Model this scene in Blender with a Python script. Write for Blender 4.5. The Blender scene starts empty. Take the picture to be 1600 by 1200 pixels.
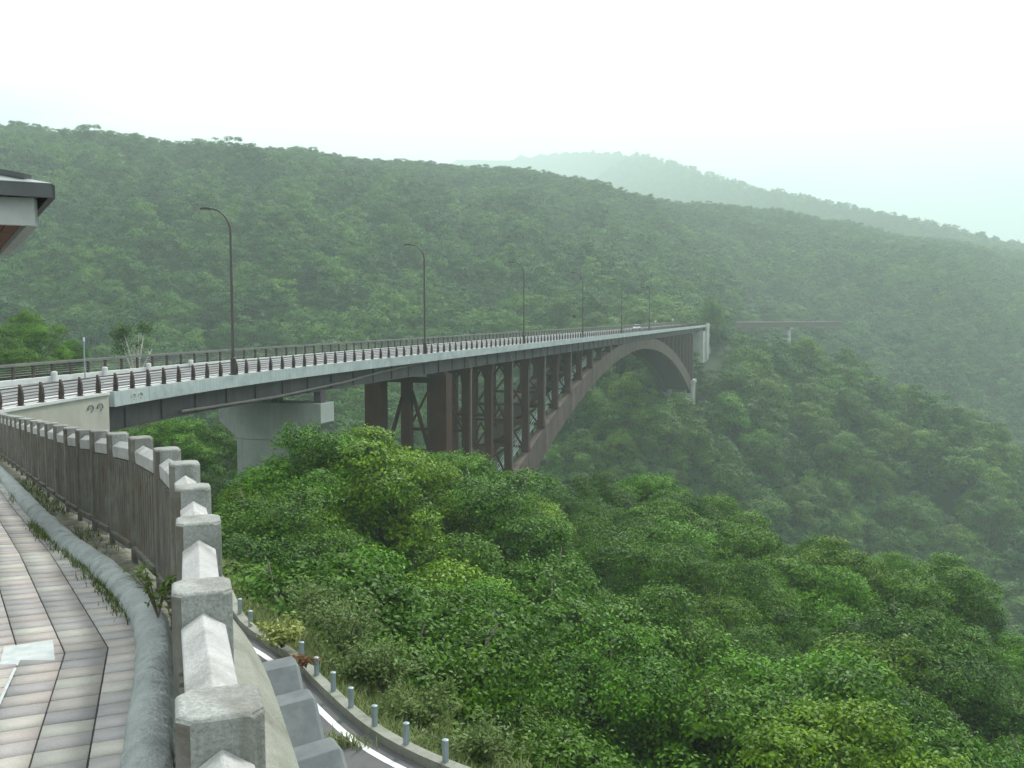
import bpy, math, random
import numpy as np
from mathutils import Vector
R = math.radians
S = bpy.context.scene
COL = S.collection
# ------------------------------------------------------------------ camera, light, exposure
FPX, PITCH = 1500.0, math.atan(110 / 1500.0)
cam_d = bpy.data.cameras.new('camera'); cam = bpy.data.objects.new('camera', cam_d); COL.objects.link(cam)
cam_d.sensor_width = 36.0; cam_d.lens = FPX / 1600 * 36; cam_d.clip_start = 0.05; cam_d.clip_end = 20000
cam.location = (0, 0, 0); cam.rotation_euler = (math.pi / 2 - PITCH, 0, 0)
S.camera = cam
SUN_EL, SUN_AZ = 50, 30          # azimuth clockwise from the view direction (+Y)
sd = bpy.data.lights.new('sun', 'SUN'); sd.energy = 2.4; sd.angle = R(11); sd.color = (1.0, 0.96, 0.9)
so = bpy.data.objects.new('sun', sd); COL.objects.link(so)
_d = Vector((math.sin(R(SUN_AZ)) * math.cos(R(SUN_EL)), math.cos(R(SUN_AZ)) * math.cos(R(SUN_EL)), math.sin(R(SUN_EL))))
so.rotation_euler = _d.to_track_quat('Z', 'Y').to_euler()
W = bpy.data.worlds.new('World'); S.world = W; W.use_nodes = True
nt = W.node_tree; nt.nodes.clear()
def wn(t, **k):
    n = nt.nodes.new(t)
    for a, b in k.items(): setattr(n, a, b)
    return n
sky = wn('ShaderNodeTexSky', sky_type='NISHITA', sun_disc=False, sun_elevation=R(SUN_EL), sun_rotation=R(SUN_AZ), altitude=900)
tc = wn('ShaderNodeTexCoord'); mp = wn('ShaderNodeMapping'); mp.inputs['Scale'].default_value = (1, 1, 3)
nz = wn('ShaderNodeTexNoise'); nz.inputs['Scale'].default_value = 1.6; nz.inputs['Detail'].default_value = 4
rp = wn('ShaderNodeValToRGB')
rp.color_ramp.elements[0].position = 0.43; rp.color_ramp.elements[0].color = (6.0, 6.4, 6.6, 1)
rp.color_ramp.elements[1].position = 0.60; rp.color_ramp.elements[1].color = (14.2, 14.6, 14.6, 1)
mx = wn('ShaderNodeMix', data_type='RGBA'); mx.inputs[0].default_value = 0.93
bg = wn('ShaderNodeBackground'); bg.inputs['Strength'].default_value = 0.088
wo = wn('ShaderNodeOutputWorld')
L = nt.links.new
L(tc.outputs['Generated'], mp.inputs['Vector']); L(mp.outputs[0], nz.inputs['Vector']); L(nz.outputs['Fac'], rp.inputs[0])
L(sky.outputs[0], mx.inputs[6]); L(rp.outputs[0], mx.inputs[7]); L(mx.outputs[2], bg.inputs['Color']); L(bg.outputs[0], wo.inputs['Surface'])
S.view_settings.view_transform = 'Standard'; S.view_settings.look = 'None'
S.view_settings.exposure = 1.0; S.view_settings.gamma = 1.0; S.view_settings.use_curve_mapping = False
S.render.engine = 'CYCLES'
cy = S.cycles
cy.use_denoising = True; cy.max_bounces = 6; cy.diffuse_bounces = 3; cy.glossy_bounces = 2
cy.transmission_bounces = 3; cy.volume_bounces = 1; cy.transparent_max_bounces = 4
cy.use_adaptive_sampling = True; cy.adaptive_threshold = 0.015

# ------------------------------------------------------------------ helpers
rng = np.random.default_rng(7)
random.seed(7)
def P(px, py, D):
    """the point at forward distance D on the sight line of a photo pixel"""
    dx, dy = (px - 800) / FPX, -(py - 600) / FPX
    c, s = math.cos(PITCH), math.sin(PITCH)
    k = D / (c + dy * s)
    return Vector((k * dx, D, k * (-s + dy * c)))
def vnoise(x, y, seed=0):
    """smooth value noise, vectorised"""
    x = np.asarray(x, float); y = np.asarray(y, float)
    xi, yi = np.floor(x).astype(np.int64), np.floor(y).astype(np.int64)
    fx, fy = x - xi, y - yi
    fx = fx * fx * (3 - 2 * fx); fy = fy * fy * (3 - 2 * fy)
    def h(a, b):
        n = (a * 374761393 + b * 668265263 + seed * 1442695041) & 0x7fffffff
        n = ((n ^ (n >> 13)) * 1274126177) & 0x7fffffff
        return ((n ^ (n >> 16)) & 0xffff) / 65535.0
    a = h(xi, yi) * (1 - fx) + h(xi + 1, yi) * fx
    b = h(xi, yi + 1) * (1 - fx) + h(xi + 1, yi + 1) * fx
    return (a * (1 - fy) + b * fy) * 2 - 1
class MB:
    """collects shapes; build() links them as one mesh object"""
    def __init__(s): s.v = []; s.f = []; s.m = []
    def add(s, vs, fs, mi=0):
        o = len(s.v); s.v.extend([tuple(p) for p in vs]); s.f.extend([tuple(i + o for i in f) for f in fs]); s.m.extend([mi] * len(fs)); return s
    def box(s, c, size, ax=(1, 0, 0), up=(0, 0, 1), mi=0, top=1.0):
        c = Vector(c); a = Vector(ax).normalized(); u = Vector(up).normalized(); b = u.cross(a).normalized(); u = a.cross(b).normalized()
        hx, hy, hz = size[0] / 2, size[1] / 2, size[2] / 2
        vs = [c + a * (x * hx * (top if z > 0 else 1)) + b * (y * hy * (top if z > 0 else 1)) + u * (z * hz) for z in (-1, 1) for x, y in ((-1, -1), (1, -1), (1, 1), (-1, 1))]
        return s.add(vs, [(3, 2, 1, 0), (4, 5, 6, 7), (0, 1, 5, 4), (1, 2, 6, 5), (2, 3, 7, 6), (3, 0, 4, 7)], mi)
    def beam(s, p, q, w, h, up=(0, 0, 1), mi=0):
        p, q = Vector(p), Vector(q); d = q - p
        if abs(d.normalized().dot(Vector(up))) > 0.98: up = (1, 0, 0)
        return s.box((p + q) / 2, (d.length, w, h), d, up, mi)
    def prism(s, poly, z0, z1, mi=0, bev=0.0):
        """poly of (x,y) counter-clockwise raised from z0 to z1, optional bevelled top"""
        n = len(poly); cx = sum(p[0] for p in poly) / n; cyy = sum(p[1] for p in poly) / n
        vs = [(x, y, z0) for x, y in poly] + [(x, y, z1 - bev) for x, y in poly]
        fs = [tuple(reversed(range(n)))] + [(i, (i + 1) % n, n + (i + 1) % n, n + i) for i in range(n)]
        if bev:
            k = 1 - bev * 8
            vs += [(cx + (x - cx) * k, cyy + (y - cyy) * k, z1) for x, y in poly]
            fs += [(n + i, n + (i + 1) % n, 2 * n + (i + 1) % n, 2 * n + i) for i in range(n)] + [tuple(range(2 * n, 3 * n))]
        else: fs += [tuple(range(n, 2 * n))]
        return s.add(vs, fs, mi)
    def tube(s, pts, rad, n=8, mi=0, cap=True):
        pts = [Vector(p) for p in pts]; rr = rad if isinstance(rad, (list, tuple)) else [rad] * len(pts)
        vs = []; prev = None
        for i, p in enumerate(pts):
            t = (pts[min(i + 1, len(pts) - 1)] - pts[max(i - 1, 0)]).normalized()
            if prev is None: a = t.cross(Vector((0, 0, 1)) if abs(t.z) < 0.9 else Vector((1, 0, 0))).normalized()
            else: a = (prev - t * prev.dot(t)).normalized()
            prev = a; b = t.cross(a)
            vs += [p + (a * math.cos(2 * math.pi * k / n) + b * math.sin(2 * math.pi * k / n)) * rr[i] for k in range(n)]
        fs = [(i * n + k, i * n + (k + 1) % n, (i + 1) * n + (k + 1) % n, (i + 1) * n + k) for i in range(len(pts) - 1) for k in range(n)]
        if cap: fs += [tuple(reversed(range(n))), tuple((len(pts) - 1) * n + k for k in range(n))]
        return s.add(vs, fs, mi)
    def sweep(s, rings, closed=True, mi=0, cap=True):
        """rings: list of equal-length vertex rings"""
        n = len(rings[0]); vs = [p for r in rings for p in r]
        m = n if closed else n - 1
        fs = [(i * n + k, i * n + (k + 1) % n, (i + 1) * n + (k + 1) % n, (i + 1) * n + k) for i in range(len(rings) - 1) for k in range(m)]
        if closed and cap: fs += [tuple(reversed(range(n))), tuple((len(rings) - 1) * n + k for k in range(n))]
        return s.add(vs, fs, mi)
    def build(s, name, mats, parent=None, smooth=False, bevel=0.0):
        me = bpy.data.meshes.new(name); me.from_pydata(s.v, [], s.f)
        for m in (mats if isinstance(mats, (list, tuple)) else [mats]): me.materials.append(m)
        me.polygons.foreach_set('material_index', s.m)
        if smooth: me.polygons.foreach_set('use_smooth', [True] * len(s.f))
        me.update()
        o = bpy.data.objects.new(name, me); COL.objects.link(o)
        import bmesh
        b = bmesh.new(); b.from_mesh(me); bmesh.ops.recalc_face_normals(b, faces=b.faces)
        b.to_mesh(me); b.free()
        if bevel:
            md = o.modifiers.new('edge', 'BEVEL'); md.width = bevel; md.segments = 2; md.limit_method = 'ANGLE'; md.angle_limit = R(40)
        if parent is not None:
            o.parent = parent; o.matrix_parent_inverse = parent.matrix_world.inverted() if parent.type != 'EMPTY' else Matrix.Translation(-Vector(parent.location))
        return o
from mathutils import Matrix
def tag(o, label, cat, group=None, kind=None):
    o['label'] = label; o['category'] = cat
    if group: o['group'] = group
    if kind: o['kind'] = kind
    return o
def struct(o, kind='structure'):
    o['kind'] = kind; return o
def thing(name, loc, label, cat, group=None):
    o = bpy.data.objects.new(name, None); o.empty_display_size = 0.3; o.location = loc; COL.objects.link(o)
    return tag(o, label, cat, group)
def raw_mesh(name, v, quads, mats, attr=None, k=4):
    me = bpy.data.meshes.new(name); v = np.asarray(v, np.float32); n = len(quads)
    me.vertices.add(len(v)); me.vertices.foreach_set('co', v.ravel())
    me.loops.add(n * k); me.loops.foreach_set('vertex_index', np.asarray(quads, np.int32).ravel())
    me.polygons.add(n); me.polygons.foreach_set('loop_start', np.arange(n, dtype=np.int32) * k); me.polygons.foreach_set('loop_total', np.full(n, k, np.int32))
    for m in (mats if isinstance(mats, (list, tuple)) else [mats]): me.materials.append(m)
    me.update(calc_edges=True)
    if attr is not None:
        a = me.attributes.new('tint', 'FLOAT', 'FACE'); a.data.foreach_set('value', np.asarray(attr, np.float32))
    return me

# ------------------------------------------------------------------ materials
class NM:
    def __init__(s, name):
        s.m = bpy.data.materials.new(name); s.m.use_nodes = True; s.t = s.m.node_tree; s.t.nodes.clear()
        s.out = s.n('ShaderNodeOutputMaterial')
    def n(s, t, ins=None, **k):
        nd = s.t.nodes.new(t)
        for a, b in k.items(): setattr(nd, a, b)
        for a, b in (ins or {}).items(): s.set(nd, a, b)
        return nd
    def set(s, nd, a, b):
        i = nd.inputs[a]
        if hasattr(b, 'is_linked') or isinstance(b, bpy.types.NodeSocket): s.t.links.new(b, i)
        else: i.default_value = b
    def noise(s, vec, scale, detail=4, rough=0.6): return s.n('ShaderNodeTexNoise', {'Vector': vec, 'Scale': scale, 'Detail': detail, 'Roughness': rough}).outputs['Fac']
    def ramp(s, fac, a, b, c0=(0, 0, 0, 1), c1=(1, 1, 1, 1)):
        r = s.n('ShaderNodeValToRGB', {0: fac}); e = r.color_ramp.elements
        e[0].position, e[1].position, e[0].color, e[1].color = a, b, c0, c1
        return r.outputs[0]
    def mix(s, f, a, b):
        m = s.n('ShaderNodeMix', data_type='RGBA'); s.set(m, 0, f); s.set(m, 6, a); s.set(m, 7, b); return m.outputs[2]
def c4(c): return (c[0], c[1], c[2], 1)
def surf(name, base, alt=None, scale=3.0, rough=0.85, bump=0.0, bscale=40.0, stain=None, sscale=0.8, srange=(0.5, 0.7), streak=None, spec=0.3, metal=0.0, fine=0.0):
    m = NM(name); tcn = m.n('ShaderNodeTexCoord').outputs['Object']
    col = c4(base)
    if alt: col = m.mix(m.ramp(m.noise(tcn, scale, 5), 0.35, 0.65), c4(base), c4(alt))
    if fine: 
        f = m.ramp(m.noise(tcn, 90, 3, 0.7), 0.3, 0.7, (1 - fine,) * 3 + (1,), (1 + fine,) * 3 + (1,))
        mm = m.n('ShaderNodeMix', data_type='RGBA', blend_type='MULTIPLY'); m.set(mm, 0, 1.0); m.set(mm, 6, col); m.set(mm, 7, f); col = mm.outputs[2]
    if stain: col = m.mix(m.ramp(m.noise(tcn, sscale, 6, 0.65), *srange), col, c4(stain))
    if streak:
        mpn = m.n('ShaderNodeMapping', {'Vector': tcn, 'Scale': (6, 6, 0.35)}).outputs[0]
        col = m.mix(m.ramp(m.noise(mpn, 1.0, 4), 0.5, 0.72), col, c4(streak))
    b = m.n('ShaderNodeBsdfPrincipled', {'Base Color': col, 'Roughness': rough, 'Metallic': metal, 'Specular IOR Level': spec})
    if bump:
        bn = m.n('ShaderNodeBump', {'Strength': bump, 'Distance': 0.02, 'Height': m.noise(tcn, bscale, 4)})
        m.t.links.new(bn.outputs[0], b.inputs['Normal'])
    m.t.links.new(b.outputs[0], m.out.inputs['Surface']); return m.m
def leafmat(name, c_dark, c_light, mode='color', rough=0.5, trans=0.22):
    """foliage: per-leaf tint; per-tree colour from the object colour or, for the forest, from a random number and a broad noise"""
    m = NM(name)
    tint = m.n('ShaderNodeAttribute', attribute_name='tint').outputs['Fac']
    oi = m.n('ShaderNodeObjectInfo')
    if mode == 'color':
        base = m.mix(tint, c4(c_dark), c4(c_light))
        mm = m.n('ShaderNodeMix', data_type='RGBA', blend_type='MULTIPLY'); m.set(mm, 0, 1.0); m.set(mm, 6, base); m.set(mm, 7, oi.outputs['Color']); col = mm.outputs[2]
    elif mode == 'random':
        pos = m.n('ShaderNodeNewGeometry').outputs['Position']
        big = m.ramp(m.noise(pos, 0.016, 4), 0.38, 0.62, (0.66, 0.76, 0.74, 1), (1.28, 1.2, 0.95, 1))
        rc = m.n('ShaderNodeValToRGB', {0: oi.outputs['Random']}); e = rc.color_ramp.elements
        e[0].color = (0.45, 0.58, 0.6, 1); e[1].color = (1.75, 1.5, 0.95, 1); k = e.new(0.6); k.color = (0.95, 1.0, 0.9, 1)
        base = m.mix(tint, c4(c_dark), c4(c_light))
        col = base
        for x in (rc.outputs[0], big):
            mm = m.n('ShaderNodeMix', data_type='RGBA', blend_type='MULTIPLY'); m.set(mm, 0, 1.0); m.set(mm, 6, col); m.set(mm, 7, x); col = mm.outputs[2]
    else: col = m.mix(tint, c4(c_dark), c4(c_light))
    p = m.n('ShaderNodeBsdfPrincipled', {'Base Color': col, 'Roughness': rough, 'Specular IOR Level': 0.2})
    tr = m.n('ShaderNodeBsdfTranslucent', {'Color': col})
    ms = m.n('ShaderNodeMixShader', {0: trans, 1: p.outputs[0], 2: tr.outputs[0]})
    m.t.links.new(ms.outputs[0], m.out.inputs['Surface']); return m.m
M = {}
M['conc'] = surf('weathered_concrete', (0.25, 0.255, 0.24), (0.34, 0.345, 0.335), 4, 0.85, 0.45, 60, (0.12, 0.125, 0.105), 2.6, (0.48, 0.7), fine=0.28, streak=(0.17, 0.165, 0.145))
M['conc_top'] = surf('pale_concrete', (0.38, 0.375, 0.375), (0.47, 0.465, 0.46), 5, 0.8, 0.4, 60, (0.24, 0.235, 0.22), 4.0, (0.5, 0.72), fine=0.16)
M['shadestain'] = surf('shaded_stained_concrete', (0.12, 0.115, 0.10), (0.20, 0.195, 0.175), 5, 0.9, 0.4, 50, (0.085, 0.07, 0.05), 1.8, (0.48, 0.7), streak=(0.09, 0.08, 0.065))
M['picket'] = surf('stained_picket_concrete', (0.11, 0.105, 0.09), (0.19, 0.182, 0.16), 6, 0.9, 0.3, 50, (0.10, 0.075, 0.05), 1.5, (0.5, 0.68), streak=(0.09, 0.08, 0.065))
M['kerb'] = surf('bluegrey_kerb_concrete', (0.27, 0.295, 0.293), (0.36, 0.385, 0.382), 6, 0.9, 1.0, 38, (0.13, 0.145, 0.13), 5, (0.55, 0.75), fine=0.15)
M['wall'] = surf('retaining_wall_concrete', (0.25, 0.26, 0.215), (0.32, 0.325, 0.285), 4, 0.9, 0.9, 45, (0.14, 0.145, 0.11), 2, (0.5, 0.7), fine=0.15)
M['block'] = surf('precast_block_concrete', (0.125, 0.14, 0.148), (0.17, 0.187, 0.195), 2, 0.85, 0.2, 40, (0.2, 0.22, 0.22), 1.2)
M['abut'] = surf('abutment_concrete', (0.37, 0.36, 0.315), (0.45, 0.435, 0.385), 0.6, 0.85, 0.15, 10, (0.34, 0.325, 0.28), 0.5, (0.5, 0.75), streak=(0.40, 0.385, 0.335))
M['pier'] = surf('pier_concrete', (0.36, 0.38, 0.37), (0.44, 0.46, 0.45), 0.5, 0.85, 0.1, 8, (0.29, 0.31, 0.305), 0.3, streak=(0.33, 0.35, 0.345))
M['fascia'] = surf('deck_edge_concrete', (0.38, 0.43, 0.44), (0.47, 0.515, 0.52), 0.8, 0.8, 0.05, 8, (0.28, 0.32, 0.325), 0.5, streak=(0.31, 0.35, 0.355))
M['white'] = surf('white_kerb_paint', (0.52, 0.53, 0.53), (0.62, 0.62, 0.62), 1.0, 0.7, 0, stain=(0.5, 0.5, 0.49), sscale=0.7, srange=(0.55, 0.8))
M['joint'] = surf('dark_joint', (0.05, 0.05, 0.055))
M['jointpale'] = surf('fascia_joint', (0.33, 0.38, 0.39))
M['girder'] = surf('weathering_steel_girder', (0.085, 0.075, 0.085), (0.12, 0.108, 0.118), 0.4, 0.7, 0, streak=(0.075, 0.06, 0.06))
M['rust'] = surf('weathering_steel_column', (0.048, 0.016, 0.010), (0.07, 0.026, 0.017), 0.5, 0.75, 0, stain=(0.035, 0.018, 0.016), sscale=0.3, streak=(0.035, 0.019, 0.017))
M['rib'] = surf('weathering_steel_rib', (0.082, 0.058, 0.05), (0.118, 0.088, 0.077), 0.3, 0.75, 0, stain=(0.08, 0.055, 0.048), sscale=0.2, streak=(0.07, 0.046, 0.04))
M['brown'] = surf('dark_brown_paint', (0.042, 0.028, 0.026), (0.06, 0.04, 0.036), 2, 0.5)
M['railgrey'] = surf('weathered_rail_grey', (0.13, 0.125, 0.125), (0.18, 0.17, 0.17), 1, 0.6)
M['pole'] = surf('brown_lamp_pole', (0.075, 0.062, 0.06), (0.095, 0.08, 0.076), 1, 0.45, metal=0.1)
M['pipe'] = surf('drain_pipe', (0.20, 0.18, 0.175), (0.26, 0.23, 0.22), 1, 0.6)
M['galv'] = surf('galvanised_steel', (0.25, 0.31, 0.345), (0.31, 0.37, 0.40), 6, 0.45, metal=0.3)
M['mint'] = surf('mint_stair_paint', (0.33, 0.43, 0.41), (0.4, 0.5, 0.47), 1, 0.6)
M['asphalt'] = surf('lower_road_asphalt', (0.10, 0.10, 0.105), (0.13, 0.13, 0.132), 1.5, 0.9, 0.3, 60, fine=0.2)
M['deckroad'] = surf('deck_asphalt', (0.15, 0.155, 0.16), (0.19, 0.195, 0.2), 0.4, 0.8)
M['line'] = surf('road_paint', (0.72, 0.73, 0.74), (0.8, 0.8, 0.8), 4, 0.7, stain=(0.45, 0.45, 0.45), sscale=5, srange=(0.6, 0.8))
M['soil'] = surf('soil_and_gravel', (0.14, 0.135, 0.105), (0.24, 0.235, 0.195), 9, 0.95, 0.6, 50, (0.08, 0.09, 0.04), 3)
M['ground'] = surf('forest_floor', (0.022, 0.036, 0.012), (0.035, 0.05, 0.018), 0.2, 0.95)
M['meadow'] = surf('grassy_bank', (0.11, 0.13, 0.045), (0.15, 0.16, 0.065), 0.3, 0.95)
M['bark'] = surf('bark', (0.10, 0.085, 0.065), (0.15, 0.13, 0.105), 4, 0.9, 0.3, 20)
M['palebark'] = surf('pale_birch_bark', (0.42, 0.41, 0.37), (0.55, 0.53, 0.48), 4, 0.85, stain=(0.2, 0.18, 0.15), sscale=3)
M['roofmetal'] = surf('grey_roof_metal', (0.30, 0.33, 0.33), (0.36, 0.39, 0.39), 3, 0.45, metal=0.3)
M['gutter'] = surf('dark_fascia', (0.085, 0.09, 0.10), (0.11, 0.115, 0.12), 4, 0.6)
M['board'] = surf('painted_white_board', (0.40, 0.42, 0.42), (0.47, 0.485, 0.48), 5, 0.7, 0.2, 30, (0.38, 0.38, 0.35), 3, (0.58, 0.75))
M['soffit'] = surf('brown_soffit_plank', (0.13, 0.055, 0.03), (0.18, 0.085, 0.05), 4, 0.7, streak=(0.08, 0.035, 0.02))
M['carwhite'] = surf('white_car_paint', (0.8, 0.8, 0.8), rough=0.3, spec=0.5)
M['glassdark'] = surf('dark_car_glass', (0.02, 0.025, 0.03), rough=0.1, spec=0.6)
M['tyre'] = surf('tyre_rubber', (0.02, 0.02, 0.02))
M['viaduct'] = surf('red_brown_viaduct_steel', (0.09, 0.045, 0.04), (0.12, 0.06, 0.055), 0.1, 0.8)
M['concfar'] = surf('pale_far_concrete', (0.36, 0.37, 0.36), (0.46, 0.465, 0.455), 0.3, 0.85)
M['lens'] = surf('lamp_lens', (0.5, 0.5, 0.48), rough=0.2)
M['leaf'] = leafmat('broadleaf_leaves', (0.009, 0.045, 0.002), (0.118, 0.262, 0.008), 'color')
M['farleaf'] = leafmat('forest_leaves', (0.024, 0.082, 0.010), (0.085, 0.205, 0.028), 'random', 0.6)
M['grass'] = leafmat('grass_blades', (0.05, 0.085, 0.018), (0.14, 0.18, 0.05), 'plain', 0.6)
M['palegrass'] = leafmat('pale_bank_weeds', (0.10, 0.15, 0.04), (0.26, 0.30, 0.12), 'plain', 0.6)
M['redleaf'] = leafmat('withered_leaves', (0.14, 0.07, 0.03), (0.26, 0.15, 0.07), 'plain', 0.7)

# ------------------------------------------------------------------ terrain: a table of ground heights by bearing and distance
TAB = {
 -900: [(0,-7),(40,-9),(60,-9),(90,-12),(130,-25),(200,-42),(260,-40),(320,-26),(450,28),(600,88),(750,138),(830,158),(900,159),(1100,120),(1500,60),(2500,100),(9000,60)],
 0:   [(0,-7),(20,-8),(40,-9),(60,-9),(90,-12),(130,-25),(200,-44),(260,-42),(320,-27),(450,28),(600,86),(750,136),(830,157),(900,157),(1100,120),(1500,60),(2500,100),(9000,60)],
 165: [(0,-7),(20,-9),(40,-14),(60,-16),(90,-20),(130,-30),(200,-46),(260,-44),(320,-30),(450,22),(600,80),(750,128),(845,150),(900,150),(1100,120),(1500,60),(2500,100),(9000,60)],
 300: [(0,-7),(20,-9),(27,-10),(36,-19),(50,-21),(75,-23),(100,-25),(140,-36),(200,-52),(260,-48),(330,-31),(450,16),(600,72),(750,121),(860,147),(920,147),(1100,115),(1500,60),(2500,100),(9000,60)],
 450: [(0,-8),(20,-9.3),(24,-9.6),(33,-20),(50,-21.5),(65,-20.5),(85,-24),(117,-39),(150,-58),(200,-70),(260,-58),(340,-29),(450,12),(600,66),(750,116),(880,145),(950,145),(1150,110),(1500,60),(2500,140),(9000,60)],
 600: [(0,-8.6),(19,-9.4),(22,-10.5),(30,-20),(45,-23),(60,-23),(75,-23),(95,-27),(117,-42),(150,-64),(200,-84),(250,-74),(300,-50),(360,-25),(450,5),(600,60),(750,110),(920,143),(1000,143),(1200,110),(1500,100),(3000,330),(5500,800),(6500,760),(9000,500)],
 800: [(0,-9),(17,-10),(22,-16),(30,-26),(45,-29),(60,-30),(85,-30),(108,-29.5),(130,-48),(160,-75),(200,-92),(240,-84),(290,-60),(340,-35),(400,-15),(450,-3),(600,44),(750,90),(900,127),(960,139),(1050,139),(1250,110),(1500,100),(2800,350),(4900,790),(6000,760),(9000,400)],
 920: [(0,-9),(16,-11),(22,-20),(30,-27),(60,-31),(108,-31),(130,-50),(170,-88),(220,-96),(280,-60),(335,-33),(390,-17),(440,-8),(600,34),(750,77),(900,118),(1000,134),(1100,134),(1300,100),(1600,110),(2800,400),(4200,722),(5200,650),(9000,300)],
 1000:[(0,-9),(15,-13),(22,-23),(30,-28),(60,-31.5),(110,-32.5),(140,-60),(180,-95),(230,-98),(280,-60),(330,-35),(380,-19),(420,-13),(460,-8),(600,25),(750,65),(900,105),(1030,124),(1120,124),(1300,95),(1600,120),(2400,340),(3300,545),(4300,480),(9000,200)],
 1100:[(0,-9),(15,-14),(30,-28),(60,-32),(108,-33.5),(135,-62),(180,-100),(230,-100),(290,-66),(330,-46),(356,-37),(401,-17),(430,-15.5),(480,-15),(600,8),(750,48),(900,86),(1060,121),(1140,121),(1300,90),(1600,130),(2000,240),(2600,378),(3400,330),(9000,150)],
 1200:[(0,-9),(15,-15),(30,-28),(60,-33),(103,-35),(130,-65),(180,-105),(230,-108),(280,-86),(330,-58),(380,-35),(430,-20),(480,-26),(560,-40),(620,-28),(660,-14),(750,22),(900,66),(1080,114),(1170,114),(1300,80),(1600,140),(2150,276),(2900,240),(9000,100)],
 1300:[(0,-9),(15,-16),(30,-29),(60,-34.5),(100,-36.5),(125,-62),(175,-108),(230,-112),(270,-102),(320,-79),(370,-53),(420,-33),(470,-48),(550,-60),(620,-40),(680,-20),(780,12),(900,52),(1120,105),(1210,105),(1330,75),(1600,150),(1760,190),(2400,160),(9000,80)],
 1450:[(0,-9),(15,-17),(30,-30),(60,-36),(95,-39),(120,-62),(170,-110),(240,-113),(300,-99),(350,-76),(400,-54),(450,-72),(520,-85),(600,-60),(700,-25),(900,46),(1170,91),(1260,91),(1380,60),(1660,152),(1900,150),(9000,60)],
 1600:[(0,-9),(15,-18),(30,-31),(60,-39),(88,-43),(110,-62),(160,-110),(230,-116),(280,-109),(330,-93),(380,-76),(430,-95),(520,-100),(600,-78),(700,-45),(900,28),(1200,77),(1280,77),(1380,40),(1520,104),(1800,100),(9000,40)],
 1900:[(0,-9),(15,-18),(30,-31),(60,-42),(80,-46),(110,-70),(160,-112),(230,-120),(280,-118),(340,-112),(390,-108),(430,-112),(520,-110),(600,-95),(700,-65),(900,0),(1200,48),(1300,50),(1500,40),(1800,50),(9000,40)],
 2600:[(0,-9),(15,-16),(30,-26),(60,-36),(110,-60),(200,-110),(400,-120),(700,-70),(1200,10),(2000,60),(9000,40)],
}
TK = sorted(TAB); TANG = np.array([math.atan((k - 800) / FPX) for k in TK])
def ground(x, y):
    """height of the natural ground, vectorised"""
    x = np.asarray(x, float); y = np.asarray(y, float)
    ang = np.arctan2(x, y); r = np.hypot(x, y); D = r * np.maximum(np.cos(ang), 0.45)
    zs = np.stack([np.interp(D, [p[0] for p in TAB[k]], [p[1] for p in TAB[k]]) for k in TK])
    a = np.clip(ang, TANG[0], TANG[-1])
    i = np.clip(np.searchsorted(TANG, a, side='right') - 1, 0, len(TK) - 2)
    t = (a - TANG[i]) / (TANG[i + 1] - TANG[i]); t = t * t * (3 - 2 * t)
    z = np.take_along_axis(zs, i[None], 0)[0] * (1 - t) + np.take_along_axis(zs, i[None] + 1, 0)[0] * t
    amp = np.clip((D - 170) / 250, 0, 1) * np.clip(D / 600, 0.45, 1.0) * np.where(D > 1250, .22, 1.0)
    rid = np.interp(ang, [-.5, 0, .5], [850., 960., 1190.]); amp = amp * (1 - .75 * np.exp(-(((D - rid) / 110) ** 2)))
    damp = 1 - 0.85 * np.exp(-(((D - 410) / 60) ** 2)) * (np.abs(ang - 0.18) < 0.16)
    z = z + damp * amp * (9.0 * vnoise(x / 170, y / 150, 11) + 8.0 * vnoise(x / 95, y / 95, 1) + 4.0 * vnoise(x / 42, y / 42, 2) + 2.0 * vnoise(x / 20, y / 20, 3))
    pxa = 800 + FPX * np.tan(np.clip(ang, -1.2, 1.2))
    RP = [-2000, 300, 600, 800, 860, 920, 960, 1000, 1050, 1100, 1150, 1200, 1300, 1400, 1500, 1600, 1900, 4000]
    Dc = np.interp(pxa, RP, [5200, 5200, 5200, 5000, 4700, 4200, 3750, 3350, 2950, 2620, 2370, 2170, 1900, 1720, 1600, 1510, 1400, 1400])
    Yc = np.interp(pxa, RP, [330, 300, 256, 243, 234, 230, 232, 240, 253, 268, 281, 293, 313, 333, 353, 373, 440, 470])
    t2 = np.clip((D - 1260) / (Dc - 1260), 0, 1)
    Hc = (490 - Yc) / 1500 * Dc - 14
    far = np.where(D < Dc, D / 1500 * (490 - (440 * (1 - t2) + (Yc + 5) * t2)) - 14, Hc - (D - Dc) * .12) + t2 * (4 * vnoise(x / 140, y / 140, 21) + 2 * vnoise(x / 60, y / 60, 22))
    z = np.where(D > 1260, np.maximum(far, -60), z)
    z = z - 8.0 * np.exp(-(((D - rid) / 210) ** 2))
    z = z + np.clip((D - 25) / 40, 0, 1) * 0.8 * vnoise(x / 9, y / 9, 5)
    return z
an = np.concatenate([np.linspace(-180, -46, 60)[:-1], np.linspace(-46, 46, 300), np.linspace(46, 180, 60)[1:]])
rr = np.concatenate([np.linspace(0.5, 40, 34), np.geomspace(41.5, 9000, 190)])
A, Rr = np.meshgrid(np.radians(an), rr, indexing='ij')
GX, GY = np.sin(A) * Rr, np.cos(A) * Rr
GZ = ground(GX, GY)
na, nr = GX.shape
ii, jj = np.meshgrid(np.arange(na - 1), np.arange(nr - 1), indexing='ij'); ii = ii.ravel(); jj = jj.ravel()
q = np.stack([ii * nr + jj, (ii) * nr + jj + 1, (ii + 1) * nr + jj + 1, (ii + 1) * nr + jj], 1)
me = raw_mesh('ground', np.stack([GX.ravel(), GY.ravel(), GZ.ravel()], 1), q, M['ground'])
me.polygons.foreach_set('use_smooth', [True] * len(me.polygons))
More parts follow.
